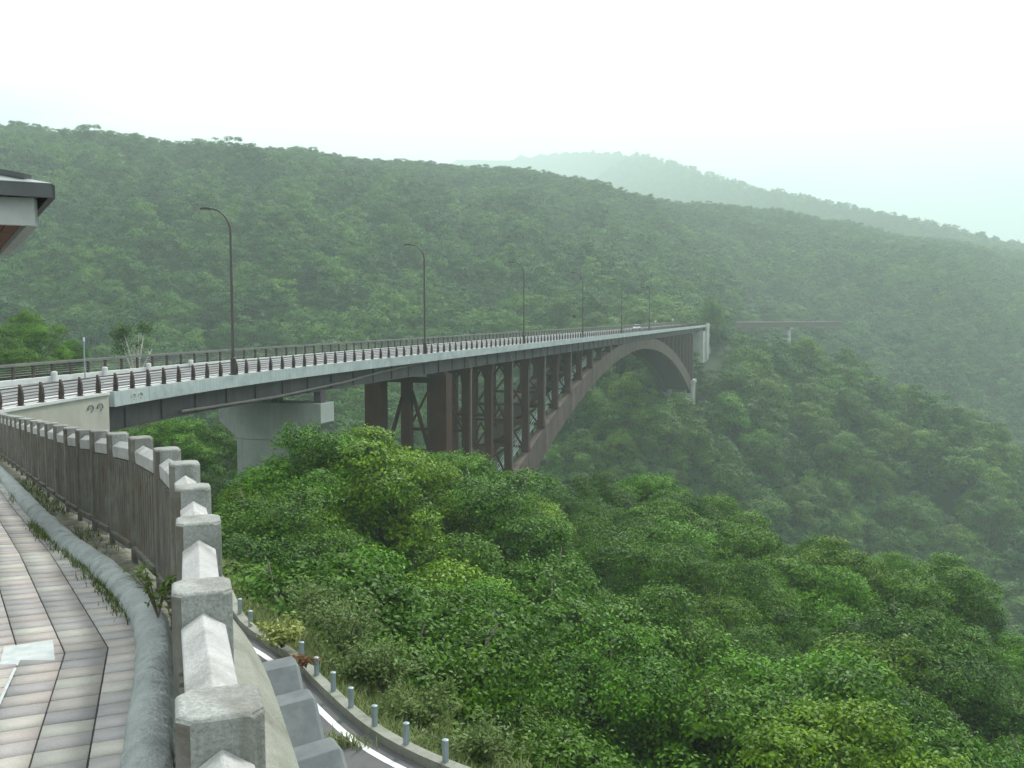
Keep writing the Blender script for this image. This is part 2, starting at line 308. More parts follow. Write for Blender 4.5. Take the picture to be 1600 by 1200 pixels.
g = bpy.data.objects.new('ground', me); COL.objects.link(g); struct(g)

# ------------------------------------------------------------------ bridge alignment (near deck edge), by forward distance
DZ = -4.6
def EX(d): return -9.75 + (d - 109.8) * 0.313 + 3.21e-4 * max(0.0, 95 - d) ** 2.5
def BR(d, off, z):
    t = Vector((EX(d + 0.5) - EX(d - 0.5), 1.0, 0)).normalized()
    return Vector((EX(d) - t.y * off, d + t.x * off, z))
def BT(d): return Vector((EX(d + 0.5) - EX(d - 0.5), 1.0, 0)).normalized()
def BN(d): t = BT(d); return Vector((-t.y, t.x, 0))
D0, D1 = 56.5, 401.0
DW = 11.4
def drange(a, b, step):
    n = max(1, int(math.ceil((b - a) / step))); return [a + (b - a) * i / n for i in range(n + 1)]
def bsweep(mb, ds, prof, mi=0):
    mb.sweep([[BR(d, o, z) for o, z in prof] for d in ds], True, mi)
GB = -7.05                               # girder underside
RO = (1.3, 10.0)                         # offsets of the two arch ribs
AS0, AS1, AC = 117.0, 356.0, 250.0
def rib_bot(d): return -9.3 - 0.00182 * (d - AC) ** 2
def rib_top(d): return rib_bot(d) + 3.0 + 0.0002 * (d - AC) ** 2

br = thing('arch_bridge', BR(D0, 5.5, DZ), 'long brown steel arch bridge with pale concrete deck edge crossing the wooded gorge', 'bridge')
mb = MB()
bsweep(mb, drange(D0, D1, 4), [(0, DZ), (0.0, DZ - 0.9), (0.35, DZ - 0.9), (0.7, DZ - 0.62), (DW - 0.7, DZ - 0.62), (DW - 0.35, DZ - 0.9), (DW, DZ - 0.9), (DW, DZ), (DW - 0.45, DZ), (DW - 0.5, DZ - 0.22), (0.5, DZ - 0.22), (0.45, DZ)])
for d in drange(D0 + 2, D1 - 2, 2.0):
    mb.box(BR(d, -0.0015, DZ - 0.45), (0.03, 0.006, 0.86), BT(d), mi=1)
mb.build('deck_slab', [M['fascia'], M['jointpale']], br)
for o in (1.3, 5.7, 10.1):
    mb = MB()
    bsweep(mb, drange(D0 + 0.4, D1 - 0.3, 5), [(o - 0.12, DZ - 0.63), (o - 0.12, GB), (o + 0.12, GB), (o + 0.12, DZ - 0.63)])
    bsweep(mb, drange(D0 + 0.4, D1 - 0.3, 5), [(o - 0.3, GB + 0.003), (o - 0.3, GB - 0.06), (o + 0.3, GB - 0.06), (o + 0.3, GB + 0.003)])
    if o < 2:
        for k, d in enumerate(drange(D0 + 3, D1 - 3, 4.35)):
            mb.box(BR(d, o - 0.2, (DZ - 0.63 + GB) / 2), (0.05, 0.16, DZ - 0.63 - GB - 0.01), BT(d))
    mb.build('girder', M['girder'], br)
for d in drange(D0 + 2, D1 - 2, 8.7):
    mb = MB(); mb.beam(BR(d, 1.45, -6.1), BR(d, 9.95, -6.1), 0.25, 1.1); mb.build('cross_girder', M['girder'], br)
# the two arch ribs: box sections
for o in RO:
    mb = MB(); ds = drange(AS0 - 1.5, AS1 + 1.0, 4)
    mb.sweep([[BR(d, o - 0.62, rib_bot(d)), BR(d, o + 0.62, rib_bot(d)), BR(d, o + 0.62, min(rib_top(d), GB - 0.07)), BR(d, o - 0.62, min(rib_top(d), GB - 0.07))] for d in ds])
    for d in drange(AS0 + 4, AS1 - 4, 8.72 / 2):      # field splices and stiffeners
        zt = min(rib_top(d), GB - 0.07)
        mb.box(BR(d, o, (zt + rib_bot(d)) / 2), (0.10, 1.30, zt - rib_bot(d) + 0.06), BT(d), mi=0)
    mb.build('arch_rib', M['rib'], br)
PIT = 8.72
cols = [AS0 + PIT * k for k in range(1, 28)]
cols = [d for d in cols if rib_top(d) < GB - 0.45 and d < AS1 - 3]
def column(mb, d, o, w, l, z0, z1, inward):
    """box column flared at the head (towards the other rib) and at the foot"""
    c = BR(d, o, 0); t = BT(d); n = BN(d)
    H = z1 - z0
    lv = [(z0, w * 1.25, w * 1.0, l * 1.5), (z0 + min(0.9, H * .25), w / 2, w / 2, l), (z1 - min(2.2, H * .45), w / 2, w / 2, l), (z1 - min(1.0, H * .2), w / 2 + 0.18, w / 2 + 0.1, l), (z1, w / 2 + 0.75, w / 2 + 0.25, l * 1.05)]
    lv[0] = (z0, w / 2 + 0.12, w / 2 + 0.12, l * 1.35)
    rings = []
    for z, wi, wo_, ll in lv:
        a, b = (wi, wo_) if inward > 0 else (wo_, wi)
        rings.append([Vector((c.x, c.y, z)) + t * (-ll / 2) - n * b, Vector((c.x, c.y, z)) + t * (ll / 2) - n * b, Vector((c.x, c.y, z)) + t * (ll / 2) + n * a, Vector((c.x, c.y, z)) + t * (-ll / 2) + n * a])
    mb.sweep(rings)
for d in cols:
    for o, inw in ((RO[0], 1), (RO[1], -1)):
        mb = MB(); column(mb, d, o, 1.05, 0.9, rib_top(d) + 0.01, GB - 0.065, inw)
        mb.build('column', M['rust'], br)
# end portals over the springings
for ad, s in ((AS0, 1), (AS1, -1)):
    zb = rib_top(ad) - 1.0
    for o in RO:
        mb = MB(); c = BR(ad, o, 0); mb.box((c.x, c.y, (zb + GB - 0.3) / 2), (2.0, 2.2, GB - 0.3 - zb), BT(ad))
        mb.box((c.x, c.y, GB - 0.18), (1.2, 1.4, 0.22), BT(ad))
        mb.build('end_post', M['rust'], br)
    mb = MB(); c = BR(ad, 5.65, 0); mb.box((c.x, c.y, (zb + GB - 0.75) / 2), (0.9, 1.0, GB - 0.75 - zb), BT(ad)); mb.build('center_post', M['rust'], br)
    mb = MB()
    mb.beam(BR(ad, RO[0] + 1.11, GB - 1.1), BR(ad, RO[1] - 1.11, GB - 1.1), 0.4, 0.7)
    zz = GB - 2.5; zl = max(zb + 1, GB - 11)
    for o, sg in ((RO[0], 1), (RO[1], -1)):
        mb.beam(BR(ad, 5.65 - sg * 0.5, zz), BR(ad, o + sg * 1.2, zl), 0.35, 0.4)
        mb.beam(BR(ad, 5.65 - sg * 0.5, zl + 1.2), BR(ad, o + sg * 1.2, zl + 1.2), 0.3, 0.35)
        if zb < -25: mb.beam(BR(ad, 5.65 - sg * 0.5, zl), BR(ad, o + sg * 1.2, zl - 8), 0.35, 0.4)
    mb.build('portal_brace', M['rust'], br)
for d in cols:                                       # cross frames between the ribs
    zt = rib_top(d); H = GB - zt
    mb = MB()
    mb.beam(BR(d, RO[0] + 0.9, GB - 0.45), BR(d, RO[1] - 0.9, GB - 0.45), 0.35, 0.75)
    if H > 5:
        nlev = 1 if H < 12 else (2 if H < 20 else 3)
        for k in range(nlev):
            za = GB - 1.0 - (H - 1.5) * k / nlev; zb2 = GB - 1.0 - (H - 1.5) * (k + 1) / nlev
            mb.beam(BR(d, RO[0] + 0.53, zb2 + 0.2), BR(d, RO[1] - 0.53, zb2 + 0.2), 0.3, 0.4)
            mb.beam(BR(d, 5.65, za - 0.3), BR(d, RO[0] + 0.53, zb2 + 0.3), 0.22, 0.28)
            mb.beam(BR(d, 5.65, za - 0.3), BR(d, RO[1] - 0.53, zb2 + 0.3), 0.22, 0.28)
    mb.build('cross_frame', M['rust'], br)
mb = MB()                                            # lateral bracing in the plane of the ribs
lat = drange(AS0, AS1, PIT)
for k, d in enumerate(lat):
    zm = (rib_bot(d) + min(rib_top(d), GB)) / 2
    mb.beam(BR(d, RO[0] + 0.63, zm), BR(d, RO[1] - 0.63, zm), 0.6, 1.0)
    if k + 1 < len(lat):
        e = lat[k + 1]; ze = (rib_bot(e) + min(rib_top(e), GB)) / 2
        mb.beam(BR(d, RO[0] + 0.7, zm), BR(e, 5.65, ze), 0.3, 0.35); mb.beam(BR(d, RO[1] - 0.7, zm), BR(e, 5.65, ze), 0.3, 0.35)
for d in drange(AC + 18, AS1 - 3, PIT / 5):
    zm = rib_bot(d) + 1.1; mb.beam(BR(d, RO[0] + 0.63, zm), BR(d, RO[1] - 0.63, zm), 0.55, 0.9)
mb.build('rib_bracing', M['rust'], br)
mb = MB()                                            # inspection stair along the rib
for off in (2.5, 3.4):
    for h in (0.05, 0.55, 1.1):
        mb.tube([BR(d, off, rib_top(d) + 0.35 + h) for d in drange(AS0 + 2, AC - 30, 3)], 0.045 if h > .3 else 0.09, 5)
    for d in drange(AS0 + 2, AC - 30, 1.5): mb.beam(BR(d, off, rib_top(d) + 0.35), BR(d, off, rib_top(d) + 1.45), 0.05, 0.05)
for d in drange(AS0 + 2, AC - 30, 0.45):
    mb.box(BR(d, 2.95, rib_top(d) + 0.42), (0.26, 0.86, 0.05), BT(d))
mb.build('inspection_stair', M['mint'], br)
for k, d in enumerate(cols):                          # rain pipes down the near face
    if k % 2 == 0 and d < 215:
        mb = MB(); mb.tube([BR(d - 0.2, 1.0, DZ - 0.95), BR(d - 0.2, 0.55, GB - 0.4), BR(d - 0.2, 0.55, rib_top(d) + 1.3), BR(d + 0.3, 0.35, rib_top(d) - 0.1), BR(d + 0.5, 0.35, rib_bot(d) - 1.6)], 0.085, 7)
        mb.build('drain_pipe', M['pipe'], br)
mb = MB()
mb.tube([BR(d, 0.95, z) for d, z in ((66, -6.75), (69, -6.82), (80, -6.95), (92, -6.6), (100, -6.1), (108, -5.75), (112, -5.6))], 0.11, 8)
for d, z in ((69, -6.82), (80, -6.95), (92, -6.6), (100, -6.1)): mb.box(BR(d, 1.08, z), (0.08, 0.3, 0.3), BT(d))
mb.build('drain_pipe', M['pipe'], br)
def curl(mb, base, t, n, s=1.0):
    up = Vector((0, 0, 1)); pts = []
    for k in range(9):
        a = R(200 - 250 * k / 8); pts.append(base + n * -0.02 + t * (0.28 * s * math.cos(a)) + up * (0.2 * s * math.sin(a)))
    pts.append(pts[-1] - t * 0.12 * s - up * 0.05 * s)
    mb.tube(pts, 0.035 * s, 6)
mb = MB()
for d in (58.6, 59.4): curl(mb, BR(d, -0.01, DZ - 0.45), BT(d), BN(d), 0.9)
mb.build('emblem', M['abut'], br)

# approach wall, abutments, pier, footings
ab = thing('approach_wall', BR(40, 0.2, -12), 'beige concrete approach retaining wall at the near end of the bridge', 'wall')
mb = MB(); ds = drange(14, D0 - 0.55, 4)
bsweep(mb, ds, [(0.05, DZ), (0.05, -13), (DW - 0.05, -13), (DW - 0.05, DZ), (DW - .5, DZ), (DW - .55, DZ - 0.22), (0.5, DZ - 0.22), (0.45, DZ)])
for d in (43.5, 50.5): mb.box(BR(d, 0.048, -8.8), (0.05, 0.01, 8.3), BT(d), mi=1)
mb.build('wall_body', [M['abut'], M['joint']], ab)
mb = MB(); bsweep(mb, ds, [(-0.04, DZ + 0.02), (-0.04, DZ - 0.13), (0.46, DZ - 0.13), (0.46, DZ + 0.02)]); mb.build('coping', M['white'], ab)
mb = MB()
for d in (53.9, 54.9): curl(mb, BR(d, 0.0, DZ - 0.75), BT(d), BN(d), 1.0)
mb.build('emblem', M['block'], ab)
fa = thing('bridge_abutment', BR(398, 5.5, -16), 'white concrete abutment carrying the far end of the arch bridge', 'abutment')
mb = MB(); bsweep(mb, [389, 401.3], [(0.2, GB - 0.1), (0.2, -20), (DW - .2, -20), (DW - .2, GB - 0.1)]); mb.build('bearing_wall', M['pier'], fa)
mb = MB(); bsweep(mb, [396.5, 404], [(-0.6, DZ + 0.6), (-0.6, -18), (0.19, -24), (0.19, -5.6), (-0.02, -5.6), (-0.02, DZ + 0.6)]); bsweep(mb, [401.4, 420], [(0.19, DZ), (0.19, -20), (DW - .2, -20), (DW - .2, DZ)]); mb.build('wing_wall', M['concfar'], fa)
for o, lab in ((RO[0], 'tall pale concrete footing under the far foot of the near arch rib'), (RO[1], 'pale concrete footing under the far foot of the outer arch rib')):
    f = thing('arch_footing', BR(360, o, -40), lab, 'footing', 'concrete footings at the far springing of the arch')
    mb = MB(); bsweep(mb, [355.2, 362], [(o - 1.5, -25.2), (o - 1.5, -44), (o + 1.5, -44), (o + 1.5, -25.2)]); bsweep(mb, [354.6, 362.6], [(o - 1.8, -24.6), (o - 1.8, -26.0), (o + 1.8, -26.0), (o + 1.8, -24.6)])
    mb.build('footing_block', M['concfar'], f)
pr = thing('bridge_pier', BR(88, 6, -24), 'grey concrete hammerhead pier under the near approach span', 'pier')
PD = 88.0
mb = MB(); rings = [[BR(PD + s * 1.25, o, -40 if False else z) for s, z in ((-1, zl), (1, zl), (1, -8.2), (-1, -8.2))] for o, zl in ((0.5, -10.0), (2.6, -11.7), (9.2, -11.7), (11.2, -10.0))]
mb.sweep(rings); mb.build('pier_cap', M['pier'], pr, bevel=0.05)
mb = MB(); bsweep(mb, [PD - 1.2, PD + 1.2], [(2.7, -11.72), (2.7, -30), (9.3, -30), (9.3, -11.72)])
for z in (-14.5, -17.5, -20.5): mb.box(BR(PD, 6.0, z), (2.406, 6.606, 0.04), BT(PD), mi=1)
mb.build('pier_stem', [M['pier'], M['jointpale']], pr)
for o in (1.3, 5.7, 10.1):
    mb = MB(); mb.box(BR(PD, o, -7.65), (0.9, 0.7, 1.08), BT(PD)); mb.build('bearing', M['girder'], pr)

# deck road with its markings
mb = MB(); z = DZ - 0.21
mb.sweep([[BR(d, 0.55, z), BR(d, DW - 0.55, z)] for d in drange(14, 420, 5)], False); o = struct(mb.build('road', M['deckroad']))
mb = MB()
for off, w in ((2.6, 0.18), (9.9, 0.18)): mb.sweep([[BR(d, off, z + .005), BR(d, off + w, z + .005)] for d in drange(14, 420, 5)], False)
for d in drange(16, 410, 10)[:-1]: mb.sweep([[BR(d, 6.2, z + .005), BR(d, 6.36, z + .005)], [BR(d + 5, 6.2, z + .005), BR(d + 5, 6.36, z + .005)]], False)
struct(mb.build('road_marking', M['line']))
mb = MB(); bsweep(mb, drange(14, 401, 5), [(2.0, z + .004), (2.0, z + .16), (2.28, z + .16), (2.28, z + .004)]); bsweep(mb, drange(14, 401, 5), [(DW - .62, z + .005), (DW - .62, z + 0.36), (DW - .12, z + 0.36), (DW - .12, z + .23), (DW - .505, z + .23), (DW - .505, z + .005)])
struct(mb.build('kerb', M['white']))
mb = MB(); mb.sweep([[BR(d, 0.52, z + .10), BR(d, 2.0, z + .10)] for d in drange(14, 401, 5)], False); struct(mb.build('pavement', M['conc_top']))

# railings
SP = 37.7 / 20
def rail_thing(near):
    o = 0.22 if near else DW - 0.24
    if near: t = thing('bridge_railing', BR(30, o, DZ), 'dark railing with vase-shaped posts along the near deck edge', 'railing', 'railings of the arch bridge')
    else: t = thing('bridge_railing', BR(30, o, DZ), 'dark railing with broad grey top rail along the far deck edge', 'railing', 'railings of the arch bridge')
    pos = []; k0 = -22
    d = 72.1 + k0 * SP
    while d < 400.5: pos.append(d + (0.35 if abs((d - 72.1) / 37.7 - round((d - 72.1) / 37.7)) < 1e-3 and near else 0)); d += SP
    zb = DZ + (0.02 if near else 0.14)
    def post(mb, d):
        tt, nn = BT(d), BN(d); c = BR(d, o, 0)
        if near:   # vase outline: leans out, narrow head
            prof = [(0, -0.11, 0.10), (0.35, -0.15, 0.10), (0.75, -0.11, 0.06), (0.98, -0.03, 0.05), (1.06, 0.0, 0.04)]
            rings = [[Vector((c.x, c.y, zb + h)) + tt * sx * 0.085 + nn * y for sx, y in ((-1, a), (1, a), (1, b), (-1, b))] for h, a, b in prof]
            mb.sweep(rings)
            mb.box((c.x, c.y, zb + 0.012), (0.30, 0.32, 0.03), tt)
        else: mb.box((c.x, c.y, zb + 0.44), (0.20, 0.14, 0.88), tt)
    for i, d in enumerate(pos):
        if i >= 100: break
        mb = MB(); post(mb, d); mb.build('post', M['brown'], t)
    mb = MB()
    for d in pos[100:]: post(mb, d)
    struct(mb.build('post', M['brown'], t), 'stuff')
    ds = drange(pos[0], 400.5, 4)
    if near:
        for h, r_, off in ((0.93, 0.042, 0.02), (0.76, 0.026, 0), (0.60, 0.026, 0), (0.44, 0.026, 0), (0.28, 0.026, 0), (0.13, 0.026, 0)):
            mb = MB(); mb.tube([BR(d, o + off, zb + h) for d in ds], r_, 6); mb.build('rail', M['brown'], t)
    else:
        mb = MB(); bsweep(mb, ds, [(o - .13, zb + 0.885), (o - .13, zb + 1.06), (o + .13, zb + 1.06), (o + .13, zb + 0.885)]); mb.build('top_rail', M['railgrey'], t)
        for h in (0.72, 0.56, 0.40, 0.24):
            mb = MB(); mb.tube([BR(d, o, zb + h) for d in ds], 0.03, 5); mb.build('rail', M['railgrey'], t)
rail_thing(True); rail_thing(False)

# street lamps on the near edge
LAB = ['tallest-looking curved brown street lamp, first along the bridge from the near abutment', 'curved street lamp second along the bridge, above the brown end post', 'third street lamp along the bridge, above the row of brown columns', 'fourth street lamp along the bridge, with a dark round fixture beside it', 'faint fifth street lamp along the bridge, near the arch crown', 'faintest street lamp, sixth along the bridge beside the white car']
for k in range(6):
    d = 72.1 + 37.7 * k; b = BR(d, 0.24, DZ + 0.02); n = BN(d)
    t = thing('street_lamp', b, LAB[k], 'street lamp', 'street lamps along the near side of the bridge')
    H = 12.4; mb = MB(); pts = [b + Vector((0, 0, h)) for h in (0, 2, 5, 8, H - 1.75)]; rad = [0.125, 0.115, 0.105, 0.095, 0.085]
    for j in range(1, 9):
        a = R(90 * j / 8); pts.append(b + Vector((0, 0, H - 1.75)) + n * (1.7 * (1 - math.cos(a))) + Vector((0, 0, 1.75 * math.sin(a)))); rad.append(0.085 - 0.003 * j)
    mb.tube(pts, rad, 10); mb.build('pole', M['pole'], t, smooth=True)
    mb = MB(); mb.tube([b, b + Vector((0, 0, 1.25)), b + Vector((0, 0, 1.32))], [0.21, 0.20, 0.13], 10); mb.box(b + Vector((0, 0, 0.02)), (0.5, 0.5, 0.05), BT(d)); mb.build('base_sleeve', M['brown'], t)
    e = pts[-1]; mb = MB()
    mb.sweep([[e + n * u + BT(d) * (s * w) + Vector((0, 0, zz)) for s, zz in ((-1, -.06), (1, -.06), (.8, hh), (-.8, hh))] for u, w, hh in ((-0.1, .09, .07), (0.12, .14, .10), (0.55, .15, .10), (0.72, .10, .05))])
    mb.build('luminaire', M['brown'], t)
    mb = MB(); mb.box(e + n * 0.36 + Vector((0, 0, -.075)), (0.22, 0.34, 0.03), BT(d)); mb.build('lens', M['lens'], t)
    if k == 3:
        mb = MB(); c = b + Vector((0, 0, 4.1)); mb.beam(c + n * 0.1, c + n * 1.7, 0.05, 0.05)
        mb.tube([c + n * 1.7 + Vector((0, 0, z_)) for z_ in (-.38, -.3, -.12, .12, .3, .38)], [.04, .24, .36, .36, .24, .04], 10); mb.build('fixture', M['brown'], t)

# small things on the bridge
for k, (d, lab) in enumerate(((66.0, 'stubby white reflector block on the far kerb left of the snow pole'), (71.4, 'stubby white reflector block on the far kerb just right of the snow pole'), (76.6, 'stubby white reflector block on the far kerb left of the first lamp'), (82.2, 'small white reflector block on the far kerb nearest the first lamp'))):
    b = BR(d, DW - 0.75, DZ - 0.2); t = thing('reflector_block', b, lab, 'reflector block', 'white reflector blocks on the far kerb')
    mb = MB(); mb.tube([b, b + Vector((0, 0, 0.66)), b + Vector((0, 0, 0.72))], [0.22, 0.21, 0.14], 12); mb.build('block_body', M['white'], t)
    mb = MB(); mb.box(b + Vector((0, 0, .5)) - BT(d) * 0.26, (0.02, 0.18, 0.12), BT(d)); mb.build('reflector', M['lens'], t)
b = BR(69, DW - 0.9, DZ - .2); t = thing('snow_pole', b, 'slim grey snow pole with pale head standing at the far kerb', 'pole')
mb = MB(); mb.tube([b, b + Vector((0, 0, 2.75))], 0.055, 8); mb.build('pole', M['galv'], t)
mb = MB(); mb.tube([b + Vector((0, 0, 2.76)), b + Vector((0, 0, 3.0)), b + Vector((0, 0, 3.06))], [0.075, 0.075, 0.04], 8); mb.build('cap', M['white'], t)
for d, h, lab in ((337, 2.1, 'small white sign on a post near the bridge end, beside the last lamp'), (379, 2.4, 'small white sign on a post closest to the far end of the bridge')):
    b = BR(d, DW - 0.3, DZ); t = thing('road_sign', b, lab, 'sign', 'small signs at the far end of the bridge')
    mb = MB(); mb.tube([b, b + Vector((0, 0, h))], 0.06, 6); mb.build('post', M['galv'], t)
    mb = MB(); mb.box(b + Vector((0, 0, h - .2)) - BT(d) * 0.09, (0.05, 0.6, 0.8), BT(d)); mb.build('plate', M['white'], t)
# white car
cd = 282.0; b = BR(cd, 7.6, DZ - 0.21); tx, nx = BT(cd), BN(cd); Z = Vector((0, 0, 1))
t = thing('car', b, 'small white car driving on the bridge deck near the arch crown', 'car')
def cpt(u, v, w): return b + tx * u + nx * v + Z * w
mb = MB(); body = [(-2.1, .35, .72), (-2.05, .25, .92), (-.9, .22, .98), (1.3, .22, .98), (2.05, .25, .85), (2.15, .35, .62)]
mb.sweep([[cpt(u, -.82, z0), cpt(u, .82, z0), cpt(u, .82, z1 - .1), cpt(u, .72, z1), cpt(u, -.72, z1), cpt(u, -.82, z1 - .1)] for u, z0, z1 in body]); mb.build('body', M['carwhite'], t)
mb = MB(); mb.sweep([[cpt(u, -w, .97), cpt(u, w, .97), cpt(u, w - .08, z1), cpt(u, -w + .08, z1)] for u, w, z1 in ((-1.5, .72, 1.0), (-1.0, .74, 1.45), (0.6, .74, 1.48), (1.35, .72, 1.0))]); mb.build('window', M['glassdark'], t)
mb = MB(); mb.sweep([[cpt(u, -.67, 1.485), cpt(u, .67, 1.485), cpt(u, .6, 1.56), cpt(u, -.6, 1.56)] for u in (-1.05, .65)]); mb.build('roof', M['carwhite'], t)
for u in (-1.35, 1.35):
    for v in (-.78, .78):
        mb = MB(); mb.tube([cpt(u, v - .1, .31), cpt(u, v + .1, .31)], .31, 14); w = mb.build('wheel', M['tyre'], t)

# ------------------------------------------------------------------ foreground: fence, walkway, kerb, wall
FP = [(2.6, -3.6), (1.75, -2.2), (0.95, -0.95), (0.42, 0.15), (-0.30, 1.12), (-0.69, 2.2), (-1.07, 3.25), (-1.45, 4.38), (-1.85, 5.5), (-2.28, 6.62), (-2.79, 7.7), (-3.42, 8.78), (-4.07, 9.84)]
FTOP = {-3.6: -.86, -0.95: -.86, 2.2: -.905, 4.4: -.945, 6.65: -1.03, 8.9: -1.13, 13: -1.54, 25: -2.6, 40: -3.9}
_fd = sorted(FTOP)
def ftop(y): return float(np.interp(y, _fd, [FTOP[k] for k in _fd]))
ux, uy = -math.sin(R(31.5)), math.cos(R(31.5))
while FP[-1][1] < 33: FP.append((FP[-1][0] + ux * 1.22, FP[-1][1] + uy * 1.22))
fence = thing('concrete_fence', (FP[5][0], FP[5][1], ftop(2.2) - 1.25), 'weathered concrete fence with square posts and close pickets bordering the tiled walkway', 'fence')
def fdir(i):
    a, b_ = FP[max(i - 1, 0)], FP[min(i + 1, len(FP) - 1)]; v = Vector((b_[0] - a[0], b_[1] - a[1], 0)); return v.normalized()
for i, (x, y) in enumerate(FP):
    t = fdir(i); n = Vector((-t.y, t.x, 0)); c = 0.032; h = 0.1
    oct_ = [(-h + c, -h), (h - c, -h), (h, -h + c), (h, h - c), (h - c, h), (-h + c, h), (-h, h - c), (-h, -h + c)]
    poly = [(x + t.x * a + n.x * b_, y + t.y * a + n.y * b_) for a, b_ in oct_]
    zt = ftop(y) + random.uniform(-.008, .008)
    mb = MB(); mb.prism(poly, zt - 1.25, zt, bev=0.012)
    for fi in (4, 5, 6): mb.m[fi] = 1            # walk face: brown stain, and its shade painted in as darker concrete
    mb.build('post', [M['conc'], M['shadestain']], fence, bevel=0.006)
    if i + 1 < len(FP):
        x2, y2 = FP[i + 1]; v = Vector((x2 - x, y2 - y, 0)); ln = v.length; v.normalize(); m = Vector((-v.y, v.x, 0))
        z2 = ftop(y2); za, zb = zt - 0.075, z2 - 0.075
        p0 = Vector((x, y, za)) + v * 0.099; p1 = Vector((x2, y2, zb)) - v * 0.099
        sec = [(-.066, -.16), (.066, -.16), (.072, -.05), (.0, 0), (-.072, -.05)]
        mb = MB(); mb.sweep([[p + m * a + Vector((0, 0, b_)) for a, b_ in sec] for p in (p0, p1)]); mb.build('top_rail', M['conc_top'], fence, bevel=0.006)
        mb = MB(); npk = 9
        for k in range(npk):
            f = (k + .5) / npk; p = p0.lerp(p1, f) + m * 0.055
            zlo = p.z - 0.98
            mb.box((p.x, p.y, (p.z - .17 + zlo) / 2), (0.060, 0.055, p.z - .17 - zlo), v)
        a0 = p0 + m * 0.098 - Z * 0.95; a1 = p1 + m * 0.098 - Z * 0.95
        mb.beam(a0, a1, 0.03, 0.06)
        for k in range(npk): 
            p = a0.lerp(a1, (k + .5) / npk); mb.box(p + m * .018 , (0.04, 0.012, 0.03), v)
        mb.build('picket_panel', M['picket'], fence)
# a dense curve through the fence line for the wall and strips
def smooth_path(pts, step=0.4):
    out = []
    for i in range(len(pts) - 1):
        p0, p1, p2, p3 = [Vector(pts[max(0, min(len(pts) - 1, j))]).to_2d() for j in (i - 1, i, i + 1, i + 2)]
        n = max(1, int((p2 - p1).length / step))
        for k in range(n):
            s = k / n; out.append(0.5 * ((2 * p1) + (p2 - p0) * s + (2 * p0 - 5 * p1 + 4 * p2 - p3) * s * s + (3 * p1 - p0 - 3 * p2 + p3) * s ** 3))
    out.append(Vector(pts[-1]).to_2d()); return out
def path_frames(pts):
    fr = []
    for i, p in enumerate(pts):
        t = (pts[min(i + 1, len(pts) - 1)] - pts[max(i - 1, 0)]).normalized(); fr.append((p, t, Vector((-t.y, t.x))))
    return fr
FF = path_frames(smooth_path(FP, 0.3))
mb = MB(); rings = []
for p, t, n in FF:
    zf = ftop(p.y) - 1.2
    w = vnoise(p.x * 1.5, p.y * 1.5, 9) * 0.012
    prof = [(0.16, zf + .0), (-0.13, zf), (-0.20, zf - 0.02 + w), (-0.36, zf - 0.10 + w), (-0.50, zf - 0.30), (-0.62, zf - 2.5), (-0.9, -9.2), (0.16, -9.2)]
    rings.append([(p.x + n.x * a, p.y + n.y * a, zz) for a, zz in prof])
mb.sweep(rings); o = mb.build('retaining_wall', M['wall']); tag(o, 'rough sloping concrete top of the retaining wall outside the fence', 'wall')
# kerb
KP = [(2.2, -3.9), (1.4, -2.5), (0.6, -1.2), (0.02, 0.0), (-0.44, 1.1), (-0.97, 2.4), (-1.33, 3.35), (-1.68, 4.28), (-2.03, 5.3), (-2.27, 5.95), (-2.62, 6.72), (-3.55, 8.2), (-4.68, 9.85), (-8.4, 16), (-13.95, 25.1), (-19.3, 33.8)]
KF = path_frames(smooth_path(KP, 0.12)); KG = path_frames(smooth_path(KP, 0.045))
mb = MB(); rings = []; slen = 0.0
for i, (p, t, n) in enumerate(KG):
    if i: slen += (p - KG[i - 1][0]).length
    zk = ftop(p.y) - 1.16; nn = 22; ring = []
    groove = .93 if (slen + .55) % 1.5 < .045 else 1.0
    for k in range(nn):
        a = 2 * math.pi * k / nn; ca, sa = math.cos(a), math.sin(a)
        rad = 0.115 * groove * (1 + .06 * float(vnoise(slen * 1.6, ca * 1.3 + sa * 2.1 + 7, 4)) + .05 * float(vnoise(slen * 6 + sa * 2, ca * 4.5 + 3, 6)) + .03 * float(vnoise(slen * 17, a * 5.0, 8)))
        ring.append((p.x + n.x * rad * ca, p.y + n.y * rad * ca, zk + 0.03 + rad * sa))
    rings.append(ring)
mb.sweep(rings); struct(mb.build('kerb', M['kerb'], smooth=True))
# strip of soil and gravel between kerb and fence
mb = MB(); rings = []
for p, t, n in KF:
    w = min((q_[0] - p).length for q_ in FF) - .06; zf = ftop(p.y) - 1.185
    a_, b_ = p - n * (w * .5), p - n * w
    rings.append([(p.x, p.y, zf - .01), (a_.x, a_.y, zf + .012 * float(vnoise(p.x * 3, p.y * 3, 8))), (b_.x, b_.y, zf + 0.01)])
mb.sweep(rings, False); struct(mb.build('gravel_strip', M['soil']))
